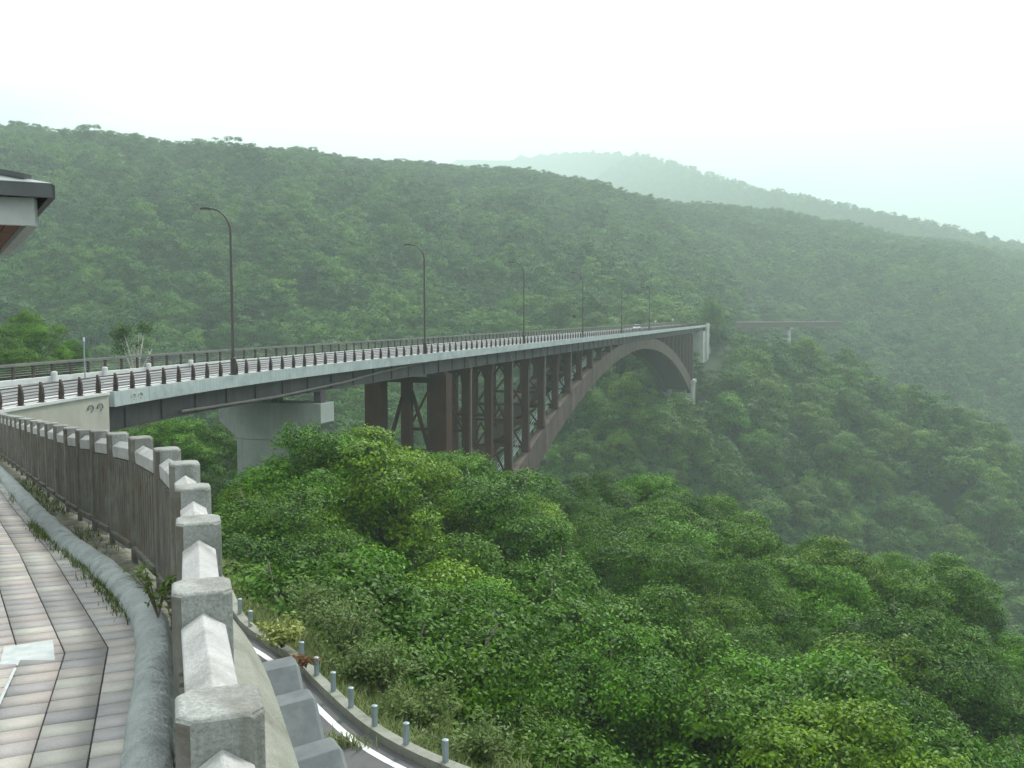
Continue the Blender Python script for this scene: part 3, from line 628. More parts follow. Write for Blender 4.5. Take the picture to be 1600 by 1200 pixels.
# tiled walkway: every tile raised from the mortar bed, rows across the walk, colours by tile
tm = NM('paving_tiles'); tint = tm.n('ShaderNodeAttribute', attribute_name='tint').outputs['Fac']
cr = tm.n('ShaderNodeValToRGB', {0: tint}); cr.color_ramp.interpolation = 'CONSTANT'; e = cr.color_ramp.elements
e[0].color = (0.32, 0.302, 0.305, 1); e[1].position = .3; e[1].color = (0.385, 0.345, 0.322, 1)
for ps, c in ((.5, (0.355, 0.332, 0.328, 1)), (.68, (0.44, 0.42, 0.38, 1)), (.86, (0.405, 0.365, 0.342, 1))): k = e.new(ps); k.color = c
tcn = tm.n('ShaderNodeTexCoord').outputs['Object']
dirt = tm.ramp(tm.noise(tcn, 2.5, 5), 0.4, 0.75, (1.08,) * 3 + (1,), (.78, .79, .78, 1)); fine = tm.ramp(tm.noise(tcn, 120, 3, .7), .3, .7, (.86,) * 3 + (1,), (1.12,) * 3 + (1,))
colr = cr.outputs[0]
for x in (dirt, fine):
    mm = tm.n('ShaderNodeMix', data_type='RGBA', blend_type='MULTIPLY'); tm.set(mm, 0, 1.0); tm.set(mm, 6, colr); tm.set(mm, 7, x); colr = mm.outputs[2]
bs = tm.n('ShaderNodeBsdfPrincipled', {'Base Color': colr, 'Roughness': 0.7}); bn = tm.n('ShaderNodeBump', {'Strength': .25, 'Distance': .01, 'Height': tm.noise(tcn, 70, 3)})
tm.t.links.new(bn.outputs[0], bs.inputs['Normal']); tm.t.links.new(bs.outputs[0], tm.out.inputs['Surface']); M['tile'] = tm.m
M['bed'] = surf('dark_joint_sand', (0.035, 0.034, 0.032), (0.06, 0.058, 0.054), 8)
M['efflo'] = surf('pale_mortar', (0.40, 0.44, 0.44), (0.50, 0.53, 0.53), 14, 0.9)
def at_path(fr, cum, s, off):
    s = min(max(s, 0), cum[-1] - 1e-4); j = int(np.searchsorted(cum, s, side='right') - 1); j = min(j, len(fr) - 2)
    f = (s - cum[j]) / (cum[j + 1] - cum[j]); p = fr[j][0].lerp(fr[j + 1][0], f); n = fr[j][2].lerp(fr[j + 1][2], f).normalized()
    return p + n * off
WP = [(2.2, -3.9), (0.05, 0.0), (-1.63, 3.97), (-2.02, 5.2), (-19, 33.0)]
# the walk's rows follow two straight lengths meeting at a kink beside the kerb joint
wps = [Vector((1.0, -3.26)), Vector((-2.43, 6.1)), Vector((-19.0, 33.4))]
TW, TL, TG = 0.25, 0.178, 0.011
tv, tq, tt_ = [], [], []
vd = [(wps[1] - wps[0]).normalized(), (wps[2] - wps[1]).normalized()]
nd = [Vector((-v.y, v.x)) for v in vd]
mit = (nd[0] + nd[1]).normalized(); mitk = 1 / mit.dot(nd[0])
def walk_pt(seg, s, off):
    """on segment seg, s metres from the kink, off metres left of the kerb; rows fan at the kink"""
    b = wps[1] + mit * (mitk * off); return b + vd[seg] * s
def wz(x, y): return ftop(y) - 1.13 - 0.0
NC = 22
for seg, (s0, s1) in enumerate(((-60 * TL, 0), (0, 31))):
    nrow = int(round((s1 - s0) / TL))
    for r_ in range(nrow):
        sa = s0 + r_ * TL
        rowbase = rng.random()
        for c_ in range(NC):
            oa = -0.07 + c_ * TW
            q4 = [walk_pt(seg, sa + a, oa + b_) for a, b_ in ((.008, TG / 2), (TL - .008, TG / 2), (TL - .008, TW - TG / 2), (.008, TW - TG / 2))]
            dz = rng.normal(0, .0012); i0 = len(tv)
            tilt = rng.normal(0, .0012, 4)
            for k, p in enumerate(q4): tv.append((p.x, p.y, wz(p.x, p.y) + dz + tilt[k]))
            for p in q4: tv.append((p.x, p.y, wz(p.x, p.y) - .02))
            tn = rowbase if rng.random() < .55 else rng.random()
            for f in ((0, 1, 2, 3), (0, 4, 5, 1), (1, 5, 6, 2), (2, 6, 7, 3), (3, 7, 4, 0)): tq.append([i0 + k for k in f]); tt_.append(tn)
me = raw_mesh('paved_path', tv, tq, M['tile'], tt_); o = bpy.data.objects.new('paved_path', me); COL.objects.link(o); struct(o)
mb = MB(); 
for seg, (s0, s1) in enumerate(((-10.5, 0.0), (0.0, 31.0))):
    mb.sweep([[(lambda p: (p.x, p.y, wz(p.x, p.y) - .007))(walk_pt(seg, s, of)) for of in (-0.15, 5.6)] for s in drange(s0, s1, .5)], False)
struct(mb.build('path_bed', M['bed']))
# repair patch and pale mortar smears in the tiling
def slab(pts, z0, z1, name, mat, bev=0.004):
    mb = MB(); mb.prism([(p.x, p.y) for p in pts], z0, z1); return mb.build(name, mat, bevel=bev)
pc = walk_pt(0, 0.06, 0.64); v0, n0 = (vd[0] + vd[1]).normalized(), mit
pp = [pc + v0 * a + n0 * b_ for a, b_ in ((-.20, -.15), (.22, -.14), (.21, .145), (-.19, .16))]
zc = wz(pc.x, pc.y)
o = slab(pp, zc - .03, zc + .006, 'paving_patch', M['efflo']); tag(o, 'pale square repair patch set into the walkway tiles', 'paving patch')
mb = MB(); kx = -0.07 + 3 * TW
def strip(seg, sa, sb, oa, ob):
    mb.sweep([[(lambda p: (p.x, p.y, wz(p.x, p.y) + .0045))(walk_pt(seg, s, of)) for of in (oa, ob)] for s in drange(sa, sb, .2)], False)
strip(0, -3.6, -.2, kx - .008, kx + .010)
for r_ in (2, 3, 5, 6, 8, 11, 13, 16, 17):
    s = -r_ * TL
    strip(0, s - .004, s + .005, kx + .01, kx + TW * (1.0 + (r_ % 3)))
struct(mb.build('mortar_line', M['efflo']))

# lower road with its line, edge kerb and guard posts
LR = [(16, 11.0), (9, 12.6), (4.5, 14.3), (1.8, 15.6), (0.0, 16.8), (-1.27, 17.75), (-2.1, 18.5), (-2.85, 19.35), (-3.5, 20.3), (-4.05, 21.2), (-4.62, 22.15), (-5.2, 23.2), (-6.0, 24.3), (-6.9, 25.4), (-7.75, 26.8), (-9.15, 30), (-11.3, 34), (-16, 41)]
LZ = -8.6
LF = path_frames(smooth_path(LR, 0.5))
def lz(y): return LZ
mb = MB(); mb.sweep([[(p.x + n.x * a, p.y + n.y * a, LZ - .12) for a in (0.0, 5.2)] for p, t, n in LF], False); struct(mb.build('road', M['asphalt']))
mb = MB(); mb.sweep([[(p.x + n.x * a, p.y + n.y * a, LZ - .115) for a in (0.40, 0.55)] for p, t, n in LF], False); struct(mb.build('road_marking', M['line']))
mb = MB(); mb.sweep([[(p.x + n.x * a, p.y + n.y * a, zz) for a, zz in ((.13, LZ - .3), (.13, LZ + .07), (-.10, LZ + .08), (-.16, LZ - 1.6), (.1, LZ - 1.6))] for p, t, n in LF]); struct(mb.build('kerb', M['wall']))
gp = [(-1.27, 17.75), (-2.1, 18.5), (-2.85, 19.35), (-3.5, 20.3), (-4.05, 21.2), (-4.62, 22.15), (-5.2, 23.2), (-7.15, 25.7), (-7.75, 26.8)]
gl = ['galvanised guard post at the bottom edge of the picture, nearest the camera', 'second galvanised guard post up the lower road from the picture edge', 'third galvanised guard post up the lower road from the picture edge', 'fourth galvanised guard post up the lower road, beside the grass tuft', 'fifth galvanised guard post up the lower road from the picture edge', 'galvanised guard post next below the reddish withered plant', 'galvanised guard post between the withered plant and the yellow-green bush', 'galvanised guard post just left of the yellow-green bush', 'farthest galvanised guard post, behind the yellow-green bush']
gl[7], gl[8] = 'galvanised guard post standing directly behind the yellow-green bush', 'farthest galvanised guard post, left of the yellow-green bush'
for (x, y), lab in zip(gp, gl):
    b = Vector((x, y, LZ + .06)); t = thing('guard_post', b, lab, 'guard post', 'guard posts along the lower road')
    mb = MB(); mb.tube([b, b + Z * .42], 0.062, 12); mb.build('post_body', M['galv'], t, smooth=False)
    mb = MB(); mb.tube([b + Z * .42, b + Z * .44, b + Z * .455], [0.067, 0.067, 0.04], 12); mb.build('cap', M['galv'], t)
# stepped precast wall between the retaining wall and the lower road
bl = [((446, 1036), 19.8), ((470, 1088), 18.4), ((508, 1166), 16.8), ((560, 1268), 15.3)]
bt = ['uppermost stepped grey concrete block beside the lower road', 'second stepped grey concrete block down beside the lower road', 'third stepped grey concrete block down beside the lower road', 'lowest stepped grey concrete block, cut off by the picture edge']
bp_ = [P(a[0], a[1], d) for a, d in bl]
for i, p in enumerate(bp_):
    nx_ = bp_[i + 1] if i < 3 else p + (p - bp_[i - 1]); t = Vector((nx_.x - p.x, nx_.y - p.y, 0)).normalized(); n = Vector((-t.y, t.x, 0))
    mb = MB(); c = p - t * 0.2
    prof = [(0.0, p.z), (0.5, p.z - .02), (1.75, p.z - 1.15), (1.75, -8.75), (0.0, -8.75)]
    mb.sweep([[c + t * u + n * s + Vector((0, 0, zz - p.z)) for u, zz in prof] for s in (-.95, -.34, .34)]) if False else None
    L_ = [c + t * u + n * .24 + Vector((0, 0, zz - p.z)) for u, zz in prof]; R_ = [c + t * u - n * .72 + Vector((0, 0, zz - p.z)) for u, zz in prof]
    Mid = [c + t * u + n * .16 + Vector((0, 0, zz - p.z + (.07 if zz > -8.7 else 0))) for u, zz in prof]
    mb.sweep([R_, Mid, L_]); o = mb.build('stepped_block', M['block'], bevel=0.02); tag(o, bt[i], 'concrete block', 'stepped concrete blocks beside the lower road')

# shelter: only its eave corner reaches into the picture
sc = P(55, 353, 9.0); hv = Vector((-0.506, 0.862, 0)); wv = Vector((-0.862, -0.506, 0))     # away along the walk, and to the left
sh = thing('shelter', (sc.x + wv.x * 2, sc.y + wv.y * 2, -2.2), 'roadside shelter whose pale eave corner with brown soffit juts in at the left edge', 'shelter')
def SPt(a, b_, z): return Vector((sc.x, sc.y, z)) + hv * a + wv * b_
zb0 = sc.z; LEN, WID = 5.0, 4.2
mb = MB()
for (a0, b0), (a1, b1) in (((0.02, 0), (0.02, WID)), ((0.09, 0.02), (LEN - .09, 0.02)), ((LEN - .02, 0), (LEN - .02, WID)), ((0.09, WID - .02), (LEN - .09, WID - .02))):
    p, q_ = SPt(a0, b0, zb0 + .125), SPt(a1, b1, zb0 + .125); mb.beam(p, q_, 0.10, 0.25)
mb.build('eave_beam', M['board'], sh)
mb = MB()
for k in range(int(WID / .14)):
    bo = .08 + k * .14
    mb.beam(SPt(.10, bo + .065, zb0 + .07 ), SPt(LEN - .10, bo + .065, zb0 + .07), .13, .03)
mb.build('soffit', M['soffit'], sh)
mb = MB(); e_ = .14; zt_ = zb0 + .252
def frame_ring(z0, z1, ex, th):
    for (a0, b0), (a1, b1) in (((-ex, -ex), (-ex, WID + ex)), ((-ex + th, -ex), (LEN + ex, -ex)), ((LEN + ex, -ex + th), (LEN + ex, WID + ex)), ((-ex + th, WID + ex), (LEN + ex - th, WID + ex))):
        mb.beam(SPt(a0, b0, (z0 + z1) / 2), SPt(a1, b1, (z0 + z1) / 2), th, z1 - z0)
frame_ring(zt_, zt_ + .125, e_, .06); mb.build('fascia', M['gutter'], sh)
mb = MB(); cx_, cy_ = LEN / 2, WID / 2; zr = zt_ + .13
c0 = [SPt(-.155, -.155, zr), SPt(LEN + .155, -.155, zr), SPt(LEN + .155, WID + .155, zr), SPt(-.155, WID + .155, zr)]
r0, r1 = SPt(cx_ - 1.2, cy_, zr + .5), SPt(cx_ + 1.2, cy_, zr + .5)
mb.add(c0 + [r0, r1], [(0, 1, 5, 4), (1, 2, 5), (2, 3, 4, 5), (3, 0, 4), (3, 2, 1, 0)]); mb.build('roof', M['roofmetal'], sh)
mb = MB()
for a_, b_ in ((c0[0], r0), (c0[1], r1), (c0[2], r1), (c0[3], r0), (r0, r1)): a_, b_ = Vector(a_), Vector(b_); mb.beam(a_.lerp(b_, .09) + Z * .015, b_ + Z * .02, .12, .05)
mb.build('roof_cap', M['gutter'], sh)
for a, b_ in ((.7, .75), (LEN - .7, .75), (.7, WID - .6), (LEN - .7, WID - .6)):
    p = SPt(a, b_, 0); z0 = wz(p.x, p.y) - .1
    mb = MB(); mb.box((p.x, p.y, (z0 + zb0 + .05) / 2), (.18, .18, zb0 + .05 - z0), hv); mb.build('post', M['board'], sh)

# far viaduct and cut bank
va, vb = P(1085, 506, 572), P(1316, 504, 641); vt = (vb - va).normalized()
vi = thing('viaduct', (va + vb) / 2, 'small red-brown girder viaduct with a white pier far across the valley', 'viaduct')
va.z = vb.z = -5.4; vn = Vector((-vt.y, vt.x, 0))
mb = MB(); mb.beam(va + vn * 4, vb + vn * 4, 9.0, 0.5); mb.build('deck', M['railgrey'], vi)
mb = MB(); mb.beam(va - Z * 1.75 + vn * .8, vb - Z * 1.75 + vn * .8, 0.5, 2.9); mb.beam(va - Z * 1.75 + vn * 7.2, vb - Z * 1.75 + vn * 7.2, 0.5, 2.9); mb.build('girder', M['viaduct'], vi)
mb = MB()
mb.beam(va + Z * 1.2 - vn * .35, vb + Z * 1.2 - vn * .35, .12, .25); mb.beam(va + Z * .7 - vn * .35, vb + Z * .7 - vn * .35, .1, .15)
for k in range(40): p = va.lerp(vb, k / 39) - vn * .35; mb.beam(p + Z * .26, p + Z * 1.2, .12, .12)
mb.build('railing', M['viaduct'], vi)
pm = P(1237, 515, 618); mb = MB(); c = Vector((pm.x, pm.y, 0)) + vn * 4
mb.box((c.x, c.y, -4.2 - 5.0), (3.0, 8.0, 2.0), vt); mb.box((c.x, c.y, -25), (2.6, 4.5, 30), vt); mb.build('pier', M['concfar'], vi)
print('built to trees')

# ------------------------------------------------------------------ trees
def leaf_quads(pos, nrm, size, r_, droop=0.25, narrow=0.55, jit=.5):
    """diamond leaves at pos facing nrm"""
    n = len(pos); rv = r_.normal(size=(n, 3)); nrm = nrm + jit * rv; nrm /= np.linalg.norm(nrm, axis=1, keepdims=True)
    a = np.cross(nrm, r_.normal(size=(n, 3))); a /= np.linalg.norm(a, axis=1, keepdims=True); b = np.cross(nrm, a)
    s = size * r_.uniform(.7, 1.3, (n, 1))
    tip = pos + a * s * .5; tail = pos - a * s * .5; tip[:, 2] -= droop * s[:, 0] * .5
    v = np.stack([tail, pos + b * s * narrow * .5, tip, pos - b * s * narrow * .5], 1).reshape(-1, 3)
    return v, np.arange(n * 4).reshape(n, 4)
def crown(seed, Rc, Hc, z0, nl, tufts, leaves, size, tuft_r=0.42, flat=0.0, wild=0.42, shape='round', fill=0.06, jit=.5, tvar=1.0):
    """lobes over a crown volume; each lobe carries tufts of leaves on its outer side"""
    r_ = np.random.default_rng(seed); out_v, out_n, out_t = [], [], []
    lob = []
    for i in range(nl):
        u = (i + .5) / nl; zf = 1 - 1.45 * u; ph = i * 2.39996 + r_.normal() * .5; zf = max(-.45, min(.97, zf + r_.normal() * .08))
        rad = math.sqrt(max(0, 1 - zf * zf))
        if shape == 'tall': rad *= .8 + .1 * zf
        if shape == 'flat': rad = rad * 1.05
        k = .72 * (1 + r_.normal() * wild * .6)
        c = np.array([math.cos(ph) * rad * Rc * k, math.sin(ph) * rad * Rc * k, z0 + Hc * (.42 + .46 * zf * (1 + r_.normal() * .06))])
        lob.append((c, Rc * r_.uniform(.22, .44)))
    ctr = np.array([0, 0, z0 + Hc * .38])
    for c, lr in lob:
        tl = r_.beta(2, 2)
        nt_ = int(tufts * (lr / (Rc * .36)) ** 2)
        d = r_.normal(size=(nt_ * 2, 3)); d /= np.linalg.norm(d, axis=1, keepdims=True)
        outd = (c - ctr) / (np.linalg.norm(c - ctr) + 1e-6)
        sc_ = d @ outd * .6 + d[:, 2] * .6 + r_.uniform(-.5, .5, len(d)); d = d[np.argsort(-sc_)[:nt_]]
        rr_ = lr * r_.uniform(.78, 1.08, (len(d), 1)) * (1 + .16 * np.sin(d[:, :1] * 5 + c[0]) * np.cos(d[:, 1:2] * 6))
        tp = c + d * rr_ * np.array([1, 1, .8 - flat * .3])
        tn = d * .85 + np.array([0, 0, .5])
        ttint = np.clip(tl * .5 + r_.uniform(0, .5, len(d)), 0, 1)
        k = leaves
        lp = np.repeat(tp, k, 0) + r_.normal(size=(len(tp) * k, 3)) * tuft_r * np.array([.5, .5, .26])
        out_v.append(lp); out_n.append(np.repeat(tn, k, 0)); out_t.append(np.clip(np.repeat(ttint, k) + r_.normal(0, .14, len(lp)), 0, 1))
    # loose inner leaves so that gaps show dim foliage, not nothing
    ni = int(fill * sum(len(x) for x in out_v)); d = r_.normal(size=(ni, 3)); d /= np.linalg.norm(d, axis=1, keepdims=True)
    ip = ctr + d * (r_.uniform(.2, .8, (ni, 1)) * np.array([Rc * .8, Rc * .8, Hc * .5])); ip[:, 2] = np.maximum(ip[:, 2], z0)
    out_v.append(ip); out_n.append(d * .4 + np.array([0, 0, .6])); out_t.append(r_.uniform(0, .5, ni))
    pos, nrm, tint = np.concatenate(out_v), np.concatenate(out_n), np.concatenate(out_t)
    v, qd = leaf_quads(pos, nrm, size, r_, jit=jit); return v, qd, np.clip(.45 + (tint - .45) * tvar, 0, 1), lob
def trunk_mesh(name, H, z0, Hc, lob, r0, mat, seed, nbr=9):
    random.seed(seed); mb = MB(); top = z0 + Hc * .55
    pts = [Vector((0.25 * math.sin(k * .9 + seed) * k / 6, 0.25 * math.cos(k * 1.1 + seed) * k / 6, -1.2 + (top + 1.2) * k / 7)) for k in range(8)]
    mb.tube(pts, [r0 * (1.25 - .125 * k) for k in range(8)], 8)
    for c, lr in sorted(lob, key=lambda q_: q_[0][2])[:: max(1, len(lob) // nbr)]:
        f = random.uniform(.35, .75); k = f * 7; a = pts[int(k)].lerp(pts[min(7, int(k) + 1)], k - int(k)); e_ = Vector(c)
        e_ = e_ + (e_ - Vector((0, 0, z0 + Hc * .4))).normalized() * lr * random.uniform(.2, 1.1); m_ = a.lerp(e_, .5) + Vector((0, 0, -.25)); mb.tube([a, m_, e_], [r0 * .45, r0 * .28, r0 * .1], 6)
    me = bpy.data.meshes.new(name); me.from_pydata(mb.v, [], mb.f); me.materials.append(mat); me.polygons.foreach_set('use_smooth', [True] * len(mb.f)); me.update(); return me
def tree_meshes(tag_, seed, H, Rc, Hc, nl, tufts, leaves, size, mat=None, bark=None, **k):
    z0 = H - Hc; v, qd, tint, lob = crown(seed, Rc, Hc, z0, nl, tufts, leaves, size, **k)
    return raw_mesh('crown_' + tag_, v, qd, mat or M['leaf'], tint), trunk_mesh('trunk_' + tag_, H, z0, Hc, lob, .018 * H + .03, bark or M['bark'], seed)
# near prototypes (fine leaves), mid prototypes (coarser), far prototypes
NEAR = [('round crown', tree_meshes('near_a', 11, 12, 4.3, 8.6, 24, 120, 19, .155)),
        ('broad domed crown', tree_meshes('near_b', 12, 11.5, 5.0, 7.6, 28, 100, 17, .20, flat=.4, shape='flat')),
        ('tall crown', tree_meshes('near_c', 13, 13.5, 3.8, 10.2, 26, 122, 19, .145, shape='tall')),
        ('ragged crown', tree_meshes('near_d', 14, 12, 4.5, 8.8, 20, 112, 17, .22, wild=.5, tuft_r=.5)),
        ('layered crown', tree_meshes('near_e', 15, 12.3, 4.6, 8.4, 28, 98, 19, .17, flat=.9, tuft_r=.5))]
MID = [('rounded', tree_meshes('mid_a', 21, 11, 4.2, 8.4, 18, 60, 9, .36, tuft_r=.55, jit=.35, tvar=.7)),
       ('domed', tree_meshes('mid_b', 22, 10.5, 5.0, 7.4, 20, 60, 9, .38, jit=.35, tvar=.7, flat=.5, shape='flat', tuft_r=.6)),
       ('tall', tree_meshes('mid_c', 23, 13, 3.7, 10.4, 18, 60, 9, .36, jit=.35, tvar=.7, shape='tall', tuft_r=.6)),
       ('ragged', tree_meshes('mid_d', 24, 11.5, 4.5, 8.6, 16, 66, 9, .38, jit=.35, tvar=.7, wild=.5, tuft_r=.7))]
TINTS = [('deep green', (.72, .80, .72, 1)), ('mid green', (1.0, 1.0, 1.0, 1)), ('yellow-green', (1.7, 1.36, .85, 1)), ('grey-green', (1.02, 1.06, 1.55, 1)), ('fresh green', (1.15, 1.28, .85, 1)), ('olive green', (1.15, .98, .85, 1))]
ORD = 'first second third fourth fifth sixth seventh eighth ninth tenth eleventh twelfth thirteenth fourteenth fifteenth sixteenth seventeenth eighteenth nineteenth twentieth'.split()
def ordinal(n):
    if n < 20: return ORD[n]
    tens = {2: 'twenty', 3: 'thirty', 4: 'forty'}[(n + 1) // 10]
    u = (n + 1) % 10
    return (tens[:-1] + 'ieth') if u == 0 else tens + '-' + ORD[u - 1]
def put_tree(kind, meshes, x, y, z, s, rz, tint, label, group, sz=None, name='broadleaf_tree'):
    r_ = bpy.data.objects.new(name, None); r_.empty_display_size = .5; r_.location = (x, y, z); r_.rotation_euler = (0, 0, rz); r_.scale = (s, s, sz or s); COL.objects.link(r_)
    tag(r_, label, 'tree', group)
    for nm, me in (('crown', meshes[0]), ('trunk', meshes[1])):
        o = bpy.data.objects.new(nm, me); o.parent = r_; o.color = tint; COL.objects.link(o)
    return r_
def bridge_conflict(x, y, top):
    """true where a tree would stand through the deck, the ribs or the pier"""
    d = y
    for _ in range(3): t = BT(d); rel = Vector((x - EX(d), y - d, 0)); d = d + rel.dot(t)
    off = Vector((x - EX(d), y - d, 0)).dot(BN(d))
    if d < 12 or d > 405 or off < -5.0 or off > 15.5: return False
    if 80 < d < 96: return off > -4.5
    if d < D0 + 2: return True
    if AS0 - 6 < d < AS1 + 8: return top > min(rib_bot(d) - .5, -9)
    return top > GB - 1.0
rt = np.random.default_rng(42)
near_pts = []
step = 5.7
for gx in np.arange(-60, 90, step):
    for gy in np.arange(19, 118, step):
        x, y = gx + rt.uniform(-1.9, 1.9), gy + rt.uniform(-1.9, 1.9); px = 800 + FPX * x / y
        if px < 205 or px > 1760: continue
        z = float(ground(x, y))
        # keep the lower road and its verge clear
        if min((Vector((x, y)) - p).length for p, t, n in LF) < (4.4 if y < 27 else 2.6) and y < 45: continue
        if px < 335 and y < 62: continue
        edge = np.interp(px, [300, 450, 600, 800, 1000, 1200, 1440, 1600, 1760], [118, 112, 108, 110, 113, 106, 99, 92, 86])
        if y > edge: continue
        near_pts.append([x, y, z, px])
trees = []
for x, y, z, px in near_pts:
    cy_lim = np.interp(px, [340, 400, 470, 560, 650, 700, 760, 830, 880, 930, 1000, 1150, 1300, 1440, 1600, 1760], [840, 800, 668, 668, 700, 706, 730, 765, 745, 742, 742, 795, 830, 875, 985, 1100])
    topz = -(cy_lim - 490) / 1500 * y * 1.0 - (0.25 if y > 60 else .6)   # the canopy's skyline as the photo shows it
    kind = rt.integers(0, 5); nm, ms = NEAR[kind]; H0 = (12, 11.5, 13.5, 12, 12.3)[kind]
    want = rt.uniform(8.6, 15.0) if y > 40 else rt.uniform(8.0, 11)
    if y < 34: want = min(want, -(np.interp(px, [400, 520, 620, 760, 900, 1200], [905, 905, 960, 1080, 1130, 1180]) - 490) / 1500 * y - z)
    want = min(want, topz - z)
    if want < 4: continue
    if bridge_conflict(x, y, z + want): continue
    s = want / H0
    trees.append((x, y, z, s * 1.06 if s < .85 else s, s, kind, nm, ms, px))
print('near trees', len(trees))
rows = [17, 34, 44, 54, 64, 74, 84, 94, 104, 130]
cntn = 0
for ri in range(len(rows) - 1):
    rowt = sorted([t for t in trees if rows[ri] <= t[1] < rows[ri + 1]], key=lambda t: t[8])
    for k, (x, y, z, s, sz, kind, nm, ms, px) in enumerate(rowt):
        w = rt.random(); ti = 0 if w < .22 else 1 if w < .52 else 2 if w < .62 else 3 if w < .74 else 4 if w < .88 else 5
        tn, tc_ = TINTS[ti]; j = rt.uniform(.9, 1.1)
        zone = 'below the lower road' if px < 1700 else 'below the lower road'
        lab = f'{tn} tree with {nm}, {ordinal(k)} from left in the {ordinal(ri)} canopy row'
        put_tree(kind, ms, x, y, z, s, rt.uniform(0, 6.28), (tc_[0] * j, tc_[1] * j, tc_[2], 1), lab, 'broadleaf trees on the near slope', sz); cntn += 1
# hand-placed trees that the picture shows one by one
def at_top(px, py, D, H): p = P(px, py, D); return p.x, p.y, p.z - H
for px, py, D, mi_, s, tint, lab in (
    (500, 672, 60, 0, 1.12, TINTS[4][1], 'large fresh green tree rising in front of the concrete pier'),
    (572, 672, 62, 3, 1.0, (1.75, 1.4, .8, 1), 'yellow-green topped tree beside the brown end posts'),
    (430, 765, 49, 4, .85, TINTS[1][1], 'leafy mid green tree leaning towards the concrete pier'),
    (700, 708, 78, 1, 1.0, (1.15, 1.2, .8, 1), 'broad tree covering the feet of the nearest brown columns'),
    (660, 722, 70, 3, .8, (1.8, 1.42, .7, 1), 'small yellowish tree between the pier tree and the arch columns'),
    (770, 735, 66, 4, 1.15, TINTS[3][1], 'wide grey-green tree with pale leaf tips below the arch columns'),
    (930, 738, 104, 0, 1.0, TINTS[0][1], 'rounded tree at the canopy edge just right of the arch foot'),
    (1010, 742, 108, 1, 1.0, TINTS[4][1], 'domed tree at the canopy edge, right of the arch foot'),
    (1110, 775, 104, 1, .95, TINTS[1][1], 'second domed tree along the canopy edge right of the arch foot'),
    (1490, 872, 92, 3, 1.0, TINTS[3][1], 'pale grey-green tree standing out at the right canopy edge'),
    (385, 835, 38, 0, 1.0, TINTS[0][1], 'dark green tree close behind the fence posts, above the lower road'),
    (440, 878, 33, 3, 1.0, TINTS[1][1], 'mid green tree rising behind the yellow-green roadside bush'),
    (520, 890, 31, 1, 1.0, TINTS[0][1], 'deep green broad tree behind the bank shrubs'),
    (600, 935, 30, 4, 1.0, TINTS[1][1], 'layered tree on the bank right behind the guard posts'),
    (1250, 1085, 42, 2, 1.0, (.85, .95, .9, 1), 'dark feathery tree low in the right part of the canopy'),
    (1300, 1110, 36, 3, .9, (1.6, 1.3, .75, 1), 'yellow-green tree low at the bottom edge of the canopy')):
    nm, ms = NEAR[mi_]; H0 = (12, 11.5, 13.5, 12, 12.3)[mi_] * s; x, y, z = at_top(px, py, D, H0)
    z = z; put_tree(mi_, ms, x, y, z, s * 1.08, rt.uniform(0, 6.28), tint, lab, 'broadleaf trees on the near slope', s); cntn += 1
for px, py, D, mi_, s, tint, lab in (
    (50, 488, 108, 0, .78, (1.5, 1.45, 1.0, 1), 'round leafy tree with a bare lower trunk behind the far railing'),
    (-10, 512, 102, 3, .75, TINTS[0][1], 'dark leafy tree at the left picture edge behind the far railing'),
    (112, 530, 112, 2, .52, TINTS[4][1], 'low green tree just right of the snow pole behind the railing'),
    (30, 545, 92, 1, .55, TINTS[1][1], 'low bushy tree behind the far railing at the left'),
    (275, 655, 112, 1, 1.0, TINTS[4][1], 'broad tree seen under the girder left of the pier'),
    (330, 665, 116, 0, 1.05, TINTS[1][1], 'rounded tree seen under the girder beside the pier'),
    (215, 660, 118, 3, 1.0, TINTS[5][1], 'ragged tree under the girder next to the approach wall'),
    (300, 735, 96, 0, 1.0, TINTS[0][1], 'dark shaded tree under the girder below the fence tops'),
    (345, 775, 98, 2, .95, TINTS[0][1], 'tall shaded tree touching the left side of the pier')):
    nm, ms = NEAR[mi_]; H0 = (12, 11.5, 13.5, 12, 12.3)[mi_] * s; x, y, z = at_top(px, py, D, H0)
    put_tree(mi_, ms, x, y, z, s * 1.05, rt.uniform(0, 6.28), tint, lab, 'trees around the near end of the bridge', s); cntn += 1
# a nearly bare pale-stemmed tree behind the railing
x, y, z = at_top(212, 512, 104, 7.5)
bare = thing('birch_tree', (x, y, z), 'nearly bare pale-stemmed tree with tufts of leaves behind the far railing', 'tree')
mb = MB(); lobs = []
for k, (a, b_, h) in enumerate(((-1.9, .3, 6.6), (-1.2, -.4, 7.2), (.2, .3, 7.0), (1.1, -.2, 7.5), (-.5, .5, 5.6), (1.6, .3, 5.2))):
    p0 = Vector((x, y, z + (.2 * k if k else -1))); e_ = Vector((x + a, y + b_, z + h)); m_ = p0.lerp(e_, .5) + Vector((-a * .22, 0, -.2)); mb.tube([p0, m_, e_], [.17, .11, .035], 7); lobs.append(e_)
    for q_ in range(3):
        s_ = m_.lerp(e_, .2 + .25 * q_); mb.tube([s_, s_ + Vector((rt.uniform(-.7, .7), rt.uniform(-.5, .5), rt.uniform(.4, 1.0)))], [.05, .015], 5)
mb.build('trunk', M['palebark'], bare, smooth=True)
pv, pn, ptn = [], [], []
for c, k in ((lobs[0], 700), (lobs[1], 800), (lobs[3], 600), (lobs[0] + Vector((.2, 0, -1.4)), 500), (lobs[4] + Vector((.8, 0, .3)), 250)):
    pv.append(np.array(c) + rt.normal(size=(k, 3)) * np.array([.5, .5, .38])); pn.append(np.tile([0, 0, 1.0], (k, 1))); ptn.append(rt.uniform(0, .7, k))
v, qd = leaf_quads(np.concatenate(pv), np.concatenate(pn), .22, rt); v = v - np.array([x, y, z])
